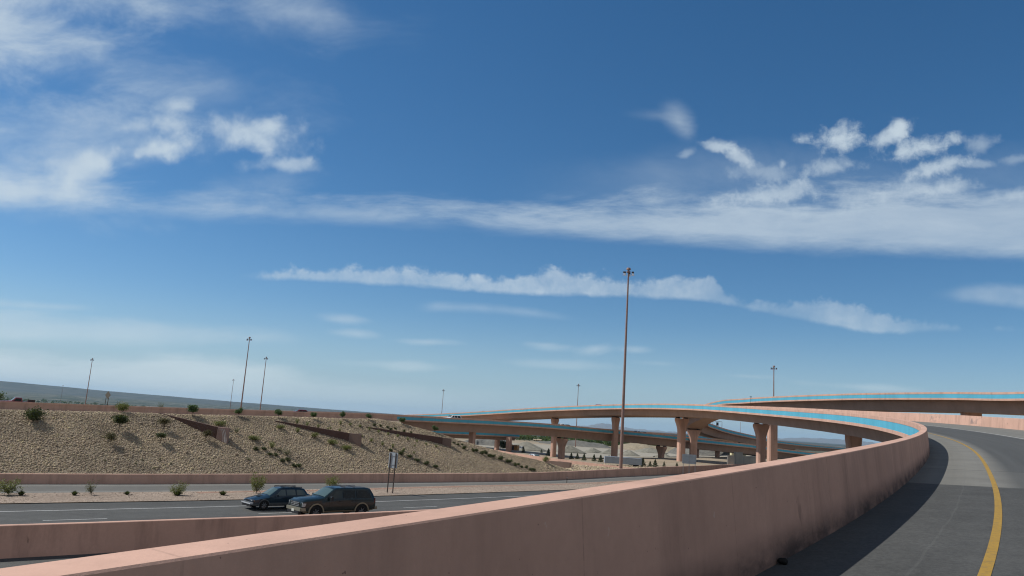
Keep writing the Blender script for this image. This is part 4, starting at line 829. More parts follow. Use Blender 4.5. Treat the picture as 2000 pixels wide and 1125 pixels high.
# --- big sport utility vehicle, near lane
def make_suv():
    L = 5.76
    st = [(0, .62, .98, 1.02, .80, .74, .01), (.06, .42, 1.05, 1.12, .93, .86, .02), (.30, .40, 1.10, 1.22, .985, .90, .03), (1.25, .40, 1.15, 1.30, 1.0, .92, .03), (1.62, .40, 1.18, 1.34, 1.0, .90, .03), (2.42, .40, 1.20, 1.88, 1.0, .76, .03), (2.62, .40, 1.20, 1.93, 1.0, .76, .035), (3.6, .40, 1.20, 1.945, 1.0, .765, .035), (4.9, .40, 1.20, 1.93, 1.0, .755, .035), (5.34, .42, 1.20, 1.88, .985, .73, .03), (5.56, .45, 1.18, 1.60, .965, .77, .0), (5.70, .48, 1.15, 1.28, .94, .84, .0), (5.76, .60, 1.05, 1.10, .90, .84, .0)]
    B = Body(L, st); r = thing('sport_utility_vehicle', 'large dark green sport utility vehicle with tan lower trim in the near freeway lane', 'car')
    V, F_ = B.mesh(); mesh_obj('body', V, F_, M['suv_green'], r, True, None, 28)
    B.screen('windshield', M['shield'], r, 1.66, 2.40); B.screen('rear_window', M['glass'], r, 5.66, 5.36, .12, .014, False)
    for sd in (1, -1):
        B.panel('side_window', M['glass_clear'], r, 2.02, 2.98, 2.50, 2.98, 4.10, 4.86, sd); B.panel('side_window', M['glass'], r, 3.08, 4.02, 3.08, 4.02, 4.10, 4.86, sd); B.panel('side_window', M['glass'], r, 4.14, 5.36, 4.14, 5.18, 4.10, 4.86, sd)
        B.panel('lower_trim', M['tan'], r, 1.60, 4.02, 1.60, 4.02, .99, 1.75, sd, .014, 9); B.panel('lower_trim', M['tan'], r, 5.14, 5.72, 5.14, 5.70, .99, 1.8, sd, .014, 6); B.panel('lower_trim', M['tan'], r, .12, .48, .12, .48, .99, 1.8, sd, .014, 4)
        for xd in (2.0, 3.04, 4.06): B.panel('door_seam', M['black'], r, xd, xd+.018, xd+(.0 if xd > 2.1 else .02), xd+.018, 2.3, 4.05, sd, .006, 2, 5)
        for xw in (1.04, 4.58):
            x = L/2-xw; arch(r, x, sd*1.0, .50, sd, .40, M['black']); arch(r, x, sd*1.012, .50, sd, .40, M['tan'], 'wheel_flare', .585); wheel(r, x, sd*1.035, .40, .25, M['rim'], sd)
        m = MB().box((L/2-2.02, sd*1.19, 1.30), (.14, .24, .26)); mr = m.build('mirror', M['dark'], r); MB().box((L/2-2.02+.075, sd*1.19, 1.31), (.02, .18, .20)).build('mirror_face', M['chrome'], mr)
        for xh in (2.86, 3.86): MB().box((L/2-xh, sd*1.012, 1.10), (.2, .03, .045)).build('door_handle', M['dark'], r)
        hl = MB().box((L/2-.10, sd*.74, .90), (.14, .34, .27)).build('headlight', M['lamp'], r); MB().box((L/2-.17, sd*.935, .88), (.22, .06, .22)).build('turn_lamp', M['lamp'], hl)
        MB().box((L/2-5.66, sd*.91, 1.08), (.07, .07, .34)).build('tail_light', M['tail'], r)
        MB().tube((L/2-3.0, sd*.62, 1.99), (L/2-4.9, sd*.62, 1.98), .022, .022, 8).tube((L/2-3.0, sd*.62, 1.96), (L/2-3.0, sd*.62, 2.02), .022).tube((L/2-4.9, sd*.62, 1.96), (L/2-4.9, sd*.62, 2.02), .022).build('roof_rail', M['galv'], r)
    MB().box((L/2-4.2, 0, 1.985), (.08, 1.24, .03)).box((L/2-3.4, 0, 1.99), (.08, 1.24, .03)).build('roof_crossbar', M['dark'], r)
    g = MB().box((L/2-.035, 0, .90), (.10, 1.12, .30)).build('grille', M['dark'], r)
    for z in (.80, .90, 1.0): MB().box((L/2+.02, 0, z), (.03, 1.10, .03)).build('grille_bar', M['galv'], g)
    MB().prism([(.13*math.cos(a), .062*math.sin(a)) for a in np.linspace(0, 2*math.pi, 20, endpoint=False)], (0, 1, 0), (0, 0, 1), (1, 0, 0), (L/2+.02, 0, .90), .0, .03).build('oval_badge', M['chrome'], g)
    bp = MB().box((L/2+.02, 0, .60), (.2, 1.84, .2)).box((L/2-.14, .9, .60), (.36, .14, .2)).box((L/2-.14, -.9, .60), (.36, .14, .2)).build('front_bumper', M['bumper'], r)
    MB().box((L/2+.02, 0, .40), (.2, 1.5, .18)).build('air_dam', M['dark'], bp); MB().box((L/2+.132, .0, .50), (.015, .32, .16)).build('number_plate', M['plate'], bp)
    MB().box((L/2-5.80, 0, .58), (.2, 1.86, .2)).build('rear_bumper', M['tan'], r); MB().box((0, 0, .42), (5.0, 1.5, .2)).build('underbody', M['black'], r); return r
def make_wagon():
    L = 4.72
    st = [(0, .42, .60, .64, .66, .60, .01), (.05, .30, .66, .70, .76, .66, .015), (.28, .27, .70, .76, .83, .70, .02), (.9, .26, .80, .88, .85, .72, .03), (1.30, .26, .86, .96, .855, .74, .03), (2.08, .26, .90, 1.44, .855, .56, .03), (2.30, .26, .90, 1.48, .855, .575, .03), (3.0, .26, .91, 1.49, .855, .58, .03), (3.85, .27, .92, 1.46, .85, .565, .03), (4.16, .30, .93, 1.40, .84, .55, .02), (4.46, .34, .93, 1.06, .815, .62, .0), (4.66, .36, .90, .98, .78, .66, .0), (4.72, .42, .80, .86, .72, .62, .0)]
    B = Body(L, st); r = thing('station_wagon', 'dark teal station wagon with roof rails in the far freeway lane', 'car')
    V, F_ = B.mesh(); mesh_obj('body', V, F_, M['wagon_blue'], r, True, None, 28)
    B.screen('windshield', M['shield'], r, 1.32, 2.06, .05); B.screen('rear_window', M['glass_light'], r, 4.42, 4.18, .06, .014, False)
    for sd in (1, -1):
        B.panel('side_window', M['glass_light'], r, 1.72, 2.56, 2.22, 2.56, 4.12, 4.88, sd); B.panel('side_window', M['glass_light'], r, 2.66, 3.36, 2.66, 3.36, 4.12, 4.88, sd); B.panel('side_window', M['glass_light'], r, 3.48, 4.30, 3.48, 4.06, 4.12, 4.88, sd)
        B.panel('lower_trim', M['grey_clad'], r, 1.30, 3.40, 1.30, 3.40, .99, 2.5, sd, .013, 9); B.panel('lower_trim', M['grey_clad'], r, .06, .52, .06, .52, .99, 2.7, sd, .013, 5); B.panel('lower_trim', M['grey_clad'], r, 4.1, 4.68, 4.1, 4.68, .99, 2.5, sd, .013, 5)
        for xd in (1.72, 2.61, 3.42): B.panel('door_seam', M['black'], r, xd, xd+.016, xd, xd+.016, 2.2, 4.05, sd, .006, 2, 5)
        for xw in (.90, 3.53):
            x = L/2-xw; arch(r, x, sd*.852, .385, sd, .30, M['black']); arch(r, x, sd*.858, .385, sd, .30, M['grey_clad'], 'wheel_flare', .44); wheel(r, x, sd*.88, .335, .2, M['rim'], sd, 7)
        m = MB().box((L/2-1.80, sd*.98, .98), (.13, .2, .14)).build('mirror', M['wagon_blue'], r); MB().box((L/2-1.735, sd*.98, .985), (.02, .15, .10)).build('mirror_face', M['chrome'], m)
        for xh in (2.42, 3.28): MB().box((L/2-xh, sd*.862, .80), (.17, .025, .04)).build('door_handle', M['dark'], r)
        hl = MB().box((L/2-.10, sd*.56, .635), (.16, .26, .12)).build('headlight', M['lamp'], r); MB().box((L/2-.20, sd*.745, .63), (.10, .08, .07)).build('turn_lamp', M['amber'], hl)
        MB().box((L/2-4.60, sd*.74, .85), (.12, .12, .22)).build('tail_light', M['tail'], r)
        MB().tube((L/2-2.25, sd*.50, 1.535), (L/2-3.95, sd*.50, 1.515), .028, .028, 8).tube((L/2-2.25, sd*.50, 1.47), (L/2-2.25, sd*.50, 1.565), .02).tube((L/2-3.1, sd*.50, 1.47), (L/2-3.1, sd*.50, 1.56), .02).tube((L/2-3.95, sd*.50, 1.45), (L/2-3.95, sd*.50, 1.545), .02).build('roof_rail', M['dark'], r)
    MB().box((L/2-2.6, 0, 1.54), (.07, 1.0, .03)).box((L/2-3.5, 0, 1.535), (.07, 1.0, .03)).build('roof_crossbar', M['dark'], r)
    MB().box((L/2-.95, 0, .915), (.5, .42, .045)).build('hood_scoop', M['wagon_blue'], r)
    g = MB().box((L/2-.04, 0, .62), (.08, .66, .11)).build('grille', M['dark'], r)
    bp = MB().box((L/2+.03, 0, .47), (.16, 1.42, .13)).box((L/2-.12, .72, .47), (.32, .1, .13)).box((L/2-.12, -.72, .47), (.32, .1, .13)).build('front_bumper', M['silver'], r); MB().box((L/2, 0, .32), (.14, 1.36, .18)).build('air_dam', M['dark'], bp)
    MB().box((L/2+.10, 0, .53), (.04, 1.36, .035)).build('bumper_strip', M['chrome'], bp); MB().box((L/2-4.74, 0, .48), (.14, 1.44, .2)).build('rear_bumper', M['grey_clad'], r); MB().box((0, 0, .33), (4.0, 1.25, .16)).build('underbody', M['black'], r); return r
def place(o, t, d, z=None):
    x, y = wpt(t, -d); z = .014+zf(d); o.location = (x, y, z); o.rotation_euler = (0, 0, heading_at(t))
suv = make_suv(); wag = make_wagon()
def t_for(u, d, z):
    def pu(t): x, y = wpt(t, -d); q = np.array([x, y, z])-EYE; return 1000+F*(q @ RT)/(q @ FW)
    return float(min(np.arange(-20, 60, .1), key=lambda t: abs(pu(t)-u)))
SUV_D, WAG_D = 19.55, 15.75; SUV_T, WAG_T = t_for(652, SUV_D, .9), t_for(543, WAG_D, .75); wag.scale = (.95, .95, .97)
place(suv, SUV_T, SUV_D); place(wag, WAG_T, WAG_D)
# --- distant traffic: simpler bodies, still body / windows / wheels
def small_car(name, label, kind, paint_m, p, rz, glass=None):
    t = thing(name, label, 'car' if kind != 'pickup' else 'pickup truck', p, rz); glass = glass or M['glass']
    if kind == 'suv': L = 4.9; st = [(0, .45, .85, .9, .78, .7, 0), (.15, .4, .92, 1.02, .88, .8, 0), (1.2, .38, 1.0, 1.1, .92, .84, 0), (1.5, .38, 1.02, 1.16, .92, .8, 0), (2.1, .38, 1.04, 1.72, .92, .7, .02), (4.4, .38, 1.04, 1.76, .92, .7, .02), (4.78, .4, 1.0, 1.2, .9, .78, 0), (4.9, .5, .95, 1.0, .86, .78, 0)]; wn = ((1.85, 2.55, 2.2, 2.55), (2.68, 3.4, 2.68, 3.4), (3.52, 4.5, 3.52, 4.34)); ws = (1.54, 2.08); wx = (.95, 3.9); r_ = .37
    elif kind == 'hatch': L = 4.2; st = [(0, .4, .62, .68, .7, .6, 0), (.12, .28, .7, .78, .8, .68, 0), (.95, .26, .85, .95, .84, .72, 0), (1.15, .26, .88, 1.0, .84, .72, 0), (1.95, .26, .92, 1.48, .84, .58, .02), (3.5, .28, .94, 1.48, .83, .57, .02), (4.05, .32, .92, 1.06, .8, .64, 0), (4.2, .42, .8, .84, .74, .64, 0)]; wn = ((1.6, 2.5, 2.08, 2.5), (2.6, 3.7, 2.6, 3.42)); ws = (1.18, 1.92); wx = (.82, 3.35); r_ = .32
    elif kind == 'pickup': L = 5.4; st = [(0, .5, .9, .94, .8, .72, 0), (.12, .42, .96, 1.04, .9, .82, 0), (1.3, .4, 1.02, 1.12, .94, .84, 0), (1.6, .4, 1.04, 1.18, .94, .8, 0), (2.15, .4, 1.06, 1.74, .94, .68, .02), (3.1, .4, 1.06, 1.74, .94, .68, .02), (3.3, .4, 1.06, 1.12, .94, .86, 0), (5.3, .42, 1.04, 1.08, .93, .86, 0), (5.4, .5, 1.0, 1.04, .9, .84, 0)]; wn = ((1.95, 3.05, 2.28, 3.0),); ws = (1.62, 2.12); wx = (1.0, 4.3); r_ = .38
    else: L = 4.6; st = [(0, .4, .6, .66, .7, .6, 0), (.12, .28, .68, .76, .82, .7, 0), (1.1, .26, .84, .92, .86, .74, 0), (1.4, .26, .88, .98, .86, .72, 0), (2.15, .26, .9, 1.40, .86, .56, .02), (3.2, .26, .92, 1.40, .86, .55, .02), (3.85, .28, .94, 1.04, .86, .66, 0), (4.5, .32, .9, .98, .82, .7, 0), (4.6, .42, .82, .86, .76, .66, 0)]; wn = ((1.85, 2.6, 2.28, 2.6), (2.7, 3.5, 2.7, 3.2)); ws = (1.44, 2.12); wx = (.9, 3.6); r_ = .32
    B = Body(L, st); V, F_ = B.mesh(); mesh_obj('body', V, F_, paint_m, t, True, None, 28); B.screen('windshield', M['shield'], t, *ws, .06)
    for sd in (1, -1):
        for a in wn: B.panel('side_window', glass, t, *a, 4.12, 4.86, sd)
        for xw in wx: x = L/2-xw; w0 = np.interp(xw, B.xs, [q[4] for q in st]); arch(t, x, sd*w0*.995, r_*1.15, sd, r_*.9, M['black']); wheel(t, x, sd*(w0+.03), r_, .2, M['galv'], sd)
        MB().box((L/2-.1, sd*.56, st[2][2]-.08), (.14, .24, .13)).build('headlight', M['lamp'], t); MB().box((.0-L/2+.03, sd*.62, st[-2][2]-.1), (.1, .16, .16)).build('tail_light', M['tail'], t)
    MB().box((L/2, 0, st[2][1]+.16), (.12, 1.4, .18)).build('front_bumper', M['dark'] if kind != 'suv' else paint_m, t); return t
def on_upper(u, v, lane, dz=0.0, flip=False):
    q, m = on_line(u, v); n = np.array([-UD[1], UD[0]]); r = ray(u, v); A = np.array([[r[0], -UD[0]], [r[1], -UD[1]]]); k, mm = np.linalg.solve(A, UP+n*lane)
    z = np.interp(mm, us, uzz)-BH+.01; p = UP+n*lane+UD*mm; az = rad(51.5)+(0 if flip else math.pi); return (p[0], p[1], z), math.atan2(math.cos(az), math.sin(az))
p, rz = on_upper(584, 800, 4.0); small_car('red_hatchback', 'dark red hatchback on the upper road above the second wedge wall', 'hatch', M['red'], p, rz)
p, rz = on_upper(883, 813, 3.2); small_car('white_sport_utility_vehicle', 'white sport utility vehicle on the straight bridge at the left end of the flyover', 'suv', M['whitecar'], p, rz)
p, rz = on_upper(36, 781, 4.0); small_car('red_pickup', 'dark red pickup truck on the far left of the upper road', 'pickup', M['red'], p, rz)
p, rz = on_upper(57, 782, 4.0); t = thing('utility_trailer', 'dark low trailer behind the red pickup on the upper road', 'trailer', p, rz); MB().box((0, 0, .62), (2.9, 1.7, .18)).box((0, .82, .86), (2.9, .06, .32)).box((0, -.82, .86), (2.9, .06, .32)).build('bed', M['dark'], t); MB().box((-.3, 0, 1.1), (1.1, .9, .7)).build('load', M['rust_post'], t); MB().tube((1.4, 0, .55), (2.3, 0, .5), .05).build('drawbar', M['dark'], t)
for sd in (1, -1): wheel(t, -.3, sd*.98, .3, .18, M['galv'], sd)
p, rz = on_upper(1094, 829.5, 3.4); small_car('white_sedan', 'white car crossing the straight bridge behind the second flyover pier from the left', 'sedan', M['whitecar'], p, rz)
p, rz = on_upper(1105, 830.5, 6.9); small_car('dark_sedan', 'dark car just behind the white one on the straight bridge', 'sedan', M['grey_clad'], p, rz)
p, rz = on_upper(1243, 844, 3.4); small_car('white_sedan', 'pale car on the straight bridge just right of the tallest mast', 'sedan', M['silver'], p, rz)
p, rz = on_upper(1255, 845.5, 6.9); small_car('dark_sedan', 'dark car on the straight bridge between the tallest mast and the two flared piers', 'sedan', M['suv_green'], p, rz)
def on_ramp(s, off, fw_=True):
    q = rpt(s, off, .01); th = np.interp(s, SS, _th)+(0 if fw_ else math.pi); return tuple(q), math.atan2(math.cos(th), math.sin(th))
p, rz = on_ramp(301, 4.2); small_car('red_sedan', 'dark red car low behind the parapet at the far left end of the flyover', 'hatch', M['red'], p, rz)
p, rz = on_ramp(237, 4.2); small_car('red_sedan', 'dusty red car whose roof shows above the middle of the flyover parapet', 'hatch', M['red'], p, rz)
q = at_y(1046, 888.6, 150); small_car('silver_sedan', 'silver car whose roof shows behind the slanting pink barrier', 'sedan', M['silver'], (q[0], q[1], q[2]-1.25), rad(-55))
# ------------------------------------------------------------------ vegetation
def leaf_cloud(pts, size, g, asp=.6):
    """rhombic leaves at the given points, random orientation"""
    n = len(pts); a = g.normal(size=(n, 3)); a /= np.linalg.norm(a, axis=1)[:, None]; b = np.cross(a, g.normal(size=(n, 3))); b /= np.linalg.norm(b, axis=1)[:, None]
    s = (size*np.exp(g.normal(0, .3, n)))[:, None]; V = np.stack([pts-a*s, pts-b*s*asp*.6+a*s*.1, pts+a*s, pts+b*s*asp*.6+a*s*.1], 1).reshape(-1, 3); return V, [(4*i, 4*i+1, 4*i+2, 4*i+3) for i in range(n)]
def crown_pts(n, g, rx, rz, zc, clumps=12, spread=.42, hollow=.35, flat=0.0):
    c = g.normal(size=(clumps, 3)); c /= np.linalg.norm(c, axis=1)[:, None]; c *= (hollow+(1-hollow)*g.random(clumps)[:, None]**.6)*.72; w = g.dirichlet(np.ones(clumps)*2.2); k = g.choice(clumps, n, p=w)
    p = c[k]+g.normal(0, spread*.5, (n, 3)); p[:, 2] = np.where(p[:, 2] < -.75+flat, -.75+flat+.2*g.random(n), p[:, 2]); return np.column_stack([p[:, 0]*rx, p[:, 1]*rx, zc+p[:, 2]*rz])
def limbs(m, g, h0, tips, r0, lean=0):
    base = np.array([0, 0, 0.]); fork = np.array([lean*.3, 0, h0]); m.tube(base, fork, r0, r0*.8, 7, False)
    for t in tips: md = fork*.45+t*.55+g.normal(0, .04, 3)*np.linalg.norm(t-fork); m.tube(fork, md, r0*.55, r0*.35, 5, False).tube(md, t, r0*.35, r0*.12, 5, False)
PROTO = {}
def proto(kind, seed):
    """unit-height plant (1 m tall), an Empty with crown and trunk children"""
    g = np.random.default_rng(seed*31+hash_(kind)); r = bpy.data.objects.new('plant', None); link(r); m = MB(); leafm = 'leaf_tree'; nm = 'crown'
    if kind == 'tree':
        p = crown_pts(1100, g, .36, .36, .64, 15, .46, .3); V, F_ = leaf_cloud(p, .05, g); limbs(m, g, .30, [p[i] for i in g.choice(len(p), 8)], .022); leafm = 'leaf_tree'
    elif kind == 'dark_tree':
        p = crown_pts(1500, g, .40, .30, .70, 18, .45, .25); V, F_ = leaf_cloud(p, .05, g, .5); limbs(m, g, .34, [p[i] for i in g.choice(len(p), 9)], .02); leafm = 'leaf_dark'
    elif kind == 'brown_tree':
        p = crown_pts(1000, g, .38, .34, .66, 16, .5, .2); V, F_ = leaf_cloud(p, .045, g, .45); limbs(m, g, .25, [p[i] for i in g.choice(len(p), 12)], .018); leafm = 'leaf_brown'
    elif kind == 'bush':
        p = crown_pts(1300, g, .58, .50, .50, 16, .5, .3, .1); V, F_ = leaf_cloud(p, .065, g, .55); limbs(m, g, .08, [p[i] for i in g.choice(len(p), 8)], .02); leafm = 'leaf_dark'
    elif kind == 'yellow':
        tips = []; 
        for k in range(34):
            a = g.uniform(0, 6.28); t = g.uniform(.12, .75); hh = g.uniform(.55, 1.0); tips.append(np.array([math.cos(a)*t*.62, math.sin(a)*t*.62, hh]))
        p = np.concatenate([np.array([tt*f+g.normal(0, .035, 3) for f in np.linspace(.3, 1.0, 28)]) for tt in tips]); V, F_ = leaf_cloud(p, .042, g, .4); limbs(m, g, .05, tips[::3], .014); leafm = 'leaf_yel'
    elif kind == 'lime':
        p = crown_pts(1000, g, .62, .46, .52, 12, .5, .3, .05); V, F_ = leaf_cloud(p, .06, g, .5); limbs(m, g, .10, [p[i] for i in g.choice(len(p), 9)], .018); leafm = 'leaf_lime'
    elif kind == 'sparse':
        tips = [np.array([math.cos(a)*r_, math.sin(a)*r_, z_]) for a, r_, z_ in zip(g.uniform(0, 6.28, 18), g.uniform(.1, .45, 18), g.uniform(.45, 1.0, 18))]
        p = np.concatenate([np.array([tt*f+g.normal(0, .05, 3) for f in np.linspace(.4, 1.02, 26)]) for tt in tips]); V, F_ = leaf_cloud(p, .042, g, .5); limbs(m, g, .10, tips, .014); leafm = 'leaf_grey'
    elif kind == 'mesquite':
        tips = [np.array([math.cos(a)*r_, math.sin(a)*r_, z_]) for a, r_, z_ in zip(g.uniform(0, 6.28, 22), g.uniform(.12, .62, 22), g.uniform(.4, 1.0, 22))]
        p = np.concatenate([np.array([tt*f+g.normal(0, .075, 3) for f in np.linspace(.4, 1.05, 46)]) for tt in tips]); V, F_ = leaf_cloud(p, .048, g, .5); limbs(m, g, .10, tips, .014); leafm = 'leaf_lime'
    elif kind == 'grass':
        n = 260; a = g.uniform(0, 6.28, n); t = g.random(n)**.7*.62; hh = 1-.55*t+g.normal(0, .08, n); V = []; F_ = []
        for i in range(n):
            b0 = np.array([math.cos(a[i])*t[i]*.25, math.sin(a[i])*t[i]*.25, 0]); tip = np.array([math.cos(a[i])*t[i]*1.25, math.sin(a[i])*t[i]*1.25, hh[i]]); s_ = np.array([-math.sin(a[i]), math.cos(a[i]), 0])*.028; md = b0*.5+tip*.5+np.array([0, 0, .14]); j = len(V); V += [b0-s_, b0+s_, md-s_*.8, md+s_*.8, tip]; F_ += [(j, j+1, j+3, j+2), (j+2, j+3, j+4)]
        V = np.array(V); m.tube((0, 0, -.02), (0, 0, .10), .16, .10, 7); leafm = 'leaf_dark'; nm = 'blades'
    elif kind == 'conifer':
        n = 850; z = 1-.9*g.random(n)**.75; rr_ = (1-z)*.34*np.sqrt(g.random(n))*(1+.25*np.sin(z*26))+.012; a = g.uniform(0, 6.28, n); p = np.column_stack([np.cos(a)*rr_, np.sin(a)*rr_, z-.25*rr_]); V, F_ = leaf_cloud(p, .05, g, .45); m.tube((0, 0, 0), (0, 0, .9), .022, .006, 6, False); leafm = 'leaf_con'
    elif kind == 'far_tree':
        p = crown_pts(520, g, .52, .42, .56, 14, .5, .25, .0); V, F_ = leaf_cloud(p, .075, g, .6); limbs(m, g, .22, [p[i] for i in g.choice(len(p), 6)], .03); leafm = 'leaf_far'
    mesh_obj(nm, V, F_, M[leafm], r); m.build('stems' if kind in ('yellow', 'lime', 'sparse', 'bush', 'grass', 'mesquite') else 'trunk', M['bark'], r, True); return r
def hash_(s): return sum(ord(c)*(i+1) for i, c in enumerate(s)) % 997
USED = {}
def plant(name, label, cat, kind, pos, h, group=None, wf=1.0, var=3, sub=.03):
    k = USED.setdefault(kind, {'n': 0, 'p': [], 'used': []}); i = k['n'] % var; k['n'] += 1
    if i >= len(k['p']): o = proto(kind, i+1); k['p'].append(o)
    else: o = copy_tree(k['p'][i])
    o.name = name; o.location = (pos[0], pos[1], pos[2]-sub*h); o.scale = (h*wf, h*wf, h); o.rotation_euler = (0, 0, random.uniform(0, 6.28)); return tag(o, label, cat, group)
def on_slope(u, vb, vt, kind, name, label, cat='bush', group=None, wpx=None, sub=.03):
    q = at_z(u, vb, .05) if group == G5 else slope_at(u, vb)
    h = at_y(u, vt, q[1])[2]-q[2]; d = np.linalg.norm(q-EYE); wf = 1.0
    base_w = dict(tree=.78, dark_tree=.85, brown_tree=.82, bush=1.1, yellow=.85, lime=1.15, sparse=.85, mesquite=1.15, grass=1.3)[kind]
    if kind == 'bush': h *= 1.15
    if wpx: wf = (wpx*d/F)/(h*base_w)
    return plant(name, label, cat, kind, q, h, group, wf, sub=sub)
G1 = 'young trees along the top edge of the slope'; G2 = 'dark trees on the left part of the slope'; G3 = 'low dark bushes on the slope'; G4 = 'yellow-green shrubs on the slope'; G5 = 'plants of the median strip'
ORD = ['first', 'second', 'third', 'fourth', 'fifth', 'sixth', 'seventh', 'eighth', 'ninth', 'tenth', 'eleventh', 'twelfth', 'thirteenth', 'fourteenth', 'fifteenth', 'sixteenth', 'seventeenth', 'eighteenth', 'nineteenth', 'twentieth']
on_slope(240, 803, 781, 'lime', 'young_tree', 'airy bright green young tree on the slope edge, left of the striped wedge wall', 'tree', G1, 22)
for u, vb, vt, w_, lab in ((376, 813.8, 787.5, 22, 'rounded dark green young tree above the striped wedge wall'), (466, 814.5, 795, 17, 'bright-topped young tree directly below the tall left mast of the close pair'), (543, 817, 797, 16, 'young tree at the upper tip of the second wedge wall'), (611, 819, 803, 14, 'young tree on the slope edge just right of the red hatchback'), (668, 820, 802.5, 14, 'young tree on the slope edge, second to the right of the red hatchback'), (720, 821, 806.5, 13, 'young tree on the slope edge just before the bridge begins'), (784, 826, 813.5, 15, 'young tree in front of the left end of the dark turquoise band'), (849, 842, 830, 14, 'small round young tree at the low end of the slope against the brown girder')):
    on_slope(u, vb, vt, 'tree', 'young_tree', lab, 'tree', G1, w_)
for u, vb, vt, w_, k, lab in ((65, 825, 796, 29, 'bush', 'dense dark green bush at the top left of the slope'), (231, 845, 806, 29, 'dark_tree', 'dark round-headed tree on a thin trunk, left of the striped wedge wall'), (216, 870, 841, 24, 'brown_tree', 'brownish small tree below the dark round-headed one'), (320, 842, 814, 26, 'brown_tree', 'olive tree under the tip of the striped wedge wall'), (313, 867, 843, 22, 'dark_tree', 'small dark tree just below the olive one'), (401, 861, 836, 20, 'brown_tree', 'thin brown tree in front of the dark side of the striped wedge wall')):
    on_slope(u, vb, vt, k, 'small_tree' if k != 'bush' else 'large_bush', lab, 'tree' if k != 'bush' else 'bush', G2, w_)
for u, vb, vt, w_, k, lab in ((428, 834, 819, 25, 'lime', 'bright green shrub growing on top of the striped wedge wall'), (462, 848, 832, 13, 'sparse', 'thin grey-green shrub just right of the striped wedge wall'), (495, 862, 848, 25, 'lime', 'wide bright green shrub between the first two wedge walls'), (530, 877, 860, 16, 'yellow', 'upright yellow-green shrub above the paired dark bushes'), (549, 839, 827, 17, 'lime', 'wide green shrub at the upper tip of the second wedge wall'), (581, 846, 833, 12, 'yellow', 'upright shrub under the thin part of the second wedge wall'), (614, 856, 842, 15, 'lime', 'green shrub halfway along the underside of the second wedge wall'), (648, 869, 855, 23, 'lime', 'spreading green shrub below the thick half of the second wedge wall'), (678, 881, 866, 20, 'lime', 'broad green shrub just below the end of the second wedge wall'), (548, 884, 873, 18, 'sparse', 'straggly grey shrub right of the paired dark bushes'), (560, 891, 877, 19, 'sparse', 'second straggly grey shrub, lower right of the first'), (485, 900, 893, 12, 'sparse', 'faint dry shrub low on the slope left of the paired dark bushes')):
    on_slope(u, vb, vt, k, 'shrub', lab, 'bush', G4, w_)
top = ['above the second wedge wall']
for i, (u, vb, vt, w_) in enumerate(((580, 829, 816, 10), (600, 834, 821, 8), (621, 838, 826, 7), (640, 843, 834, 5), (645, 840, 831, 5), (663, 845, 835, 6), (665, 831, 820, 9))):
    on_slope(u, vb, vt, 'yellow', 'shrub', ORD[i]+' yellow-green shrub from the left, just above the second wedge wall', 'bush', G4, w_)
rowA = ((684, 832, 825, 8), (703, 836, 828, 9), (721, 841, 833, 8), (739, 846, 838, 8), (758, 851, 843, 8), (776.4, 855, 847, 8), (796, 861, 853, 8), (814, 865, 857, 7), (832, 870, 863, 7), (851.5, 875, 867, 8), (707, 855, 848, 6), (725, 864, 855, 10))
for i, (u, vb, vt, w_) in enumerate(rowA): on_slope(u, vb, vt, 'yellow', 'shrub', (ORD[i]+' small shrub from the upper left in the row under the third wedge wall') if i < 10 else ('small shrub right beside the end of the second wedge wall' if i == 10 else 'rounder shrub between the second wedge wall and the long row of shrubs'), 'bush', G4, w_)
for u, vb, vt, w_, lab in ((746.6, 871, 861, 9, 'upright shrub up and left of the tall narrow sign'), (767, 876, 865, 8, 'upright shrub straight above the tall narrow sign'), (788, 882, 874, 8, 'light shrub above the dark bushes just right of the tall narrow sign'), (808.5, 888, 880, 6, 'tiny light shrub above the row of dark bushes right of the narrow sign'), (810, 873, 867, 5, 'tiny shrub in the gap below the long row of shrubs')): on_slope(u, vb, vt, 'yellow', 'shrub', lab, 'bush', G4, w_)
for i, (u, vb, vt, w_) in enumerate(((730.6, 833, 827, 7), (743, 834, 829, 6), (757, 837, 832, 6), (763, 841, 835, 6), (772, 840, 835, 6), (789, 845, 839, 5), (803, 847, 842, 5))): on_slope(u, vb, vt, 'bush', 'low_bush', ORD[i]+' little dark tuft from the left, above the third wedge wall', 'bush', G3, w_)
pairs = ((501, 881, 873, 12, 'left bush of the top pair'), (515.5, 880, 873, 10, 'right bush of the top pair'), (528, 891, 884, 11, 'left bush of the second pair'), (538, 891, 885, 9, 'right bush of the second pair'), (551.5, 904, 895, 9, 'left bush of the third pair'), (562, 902.5, 893, 10, 'right bush of the third pair'), (575, 914, 906, 11, 'left bush of the bottom pair'), (583.7, 914, 905, 10, 'right bush of the bottom pair'))
for u, vb, vt, w_, l in pairs: on_slope(u, vb, vt, 'bush', 'low_bush', l+ ' in the staircase of dark bushes above the wagon', 'bush', G3, w_)
for i, (u, vb, vt, w_) in enumerate(((763, 882.5, 876, 8), (783.5, 889, 880, 12), (800, 895, 888, 12), (815.5, 901.5, 895, 13), (832, 908.5, 901, 12), (850.6, 915, 907.5, 11))): on_slope(u, vb, vt, 'bush', 'low_bush', ORD[i]+' dark bush from the top in the row beside the tall narrow sign', 'bush', G3, w_)
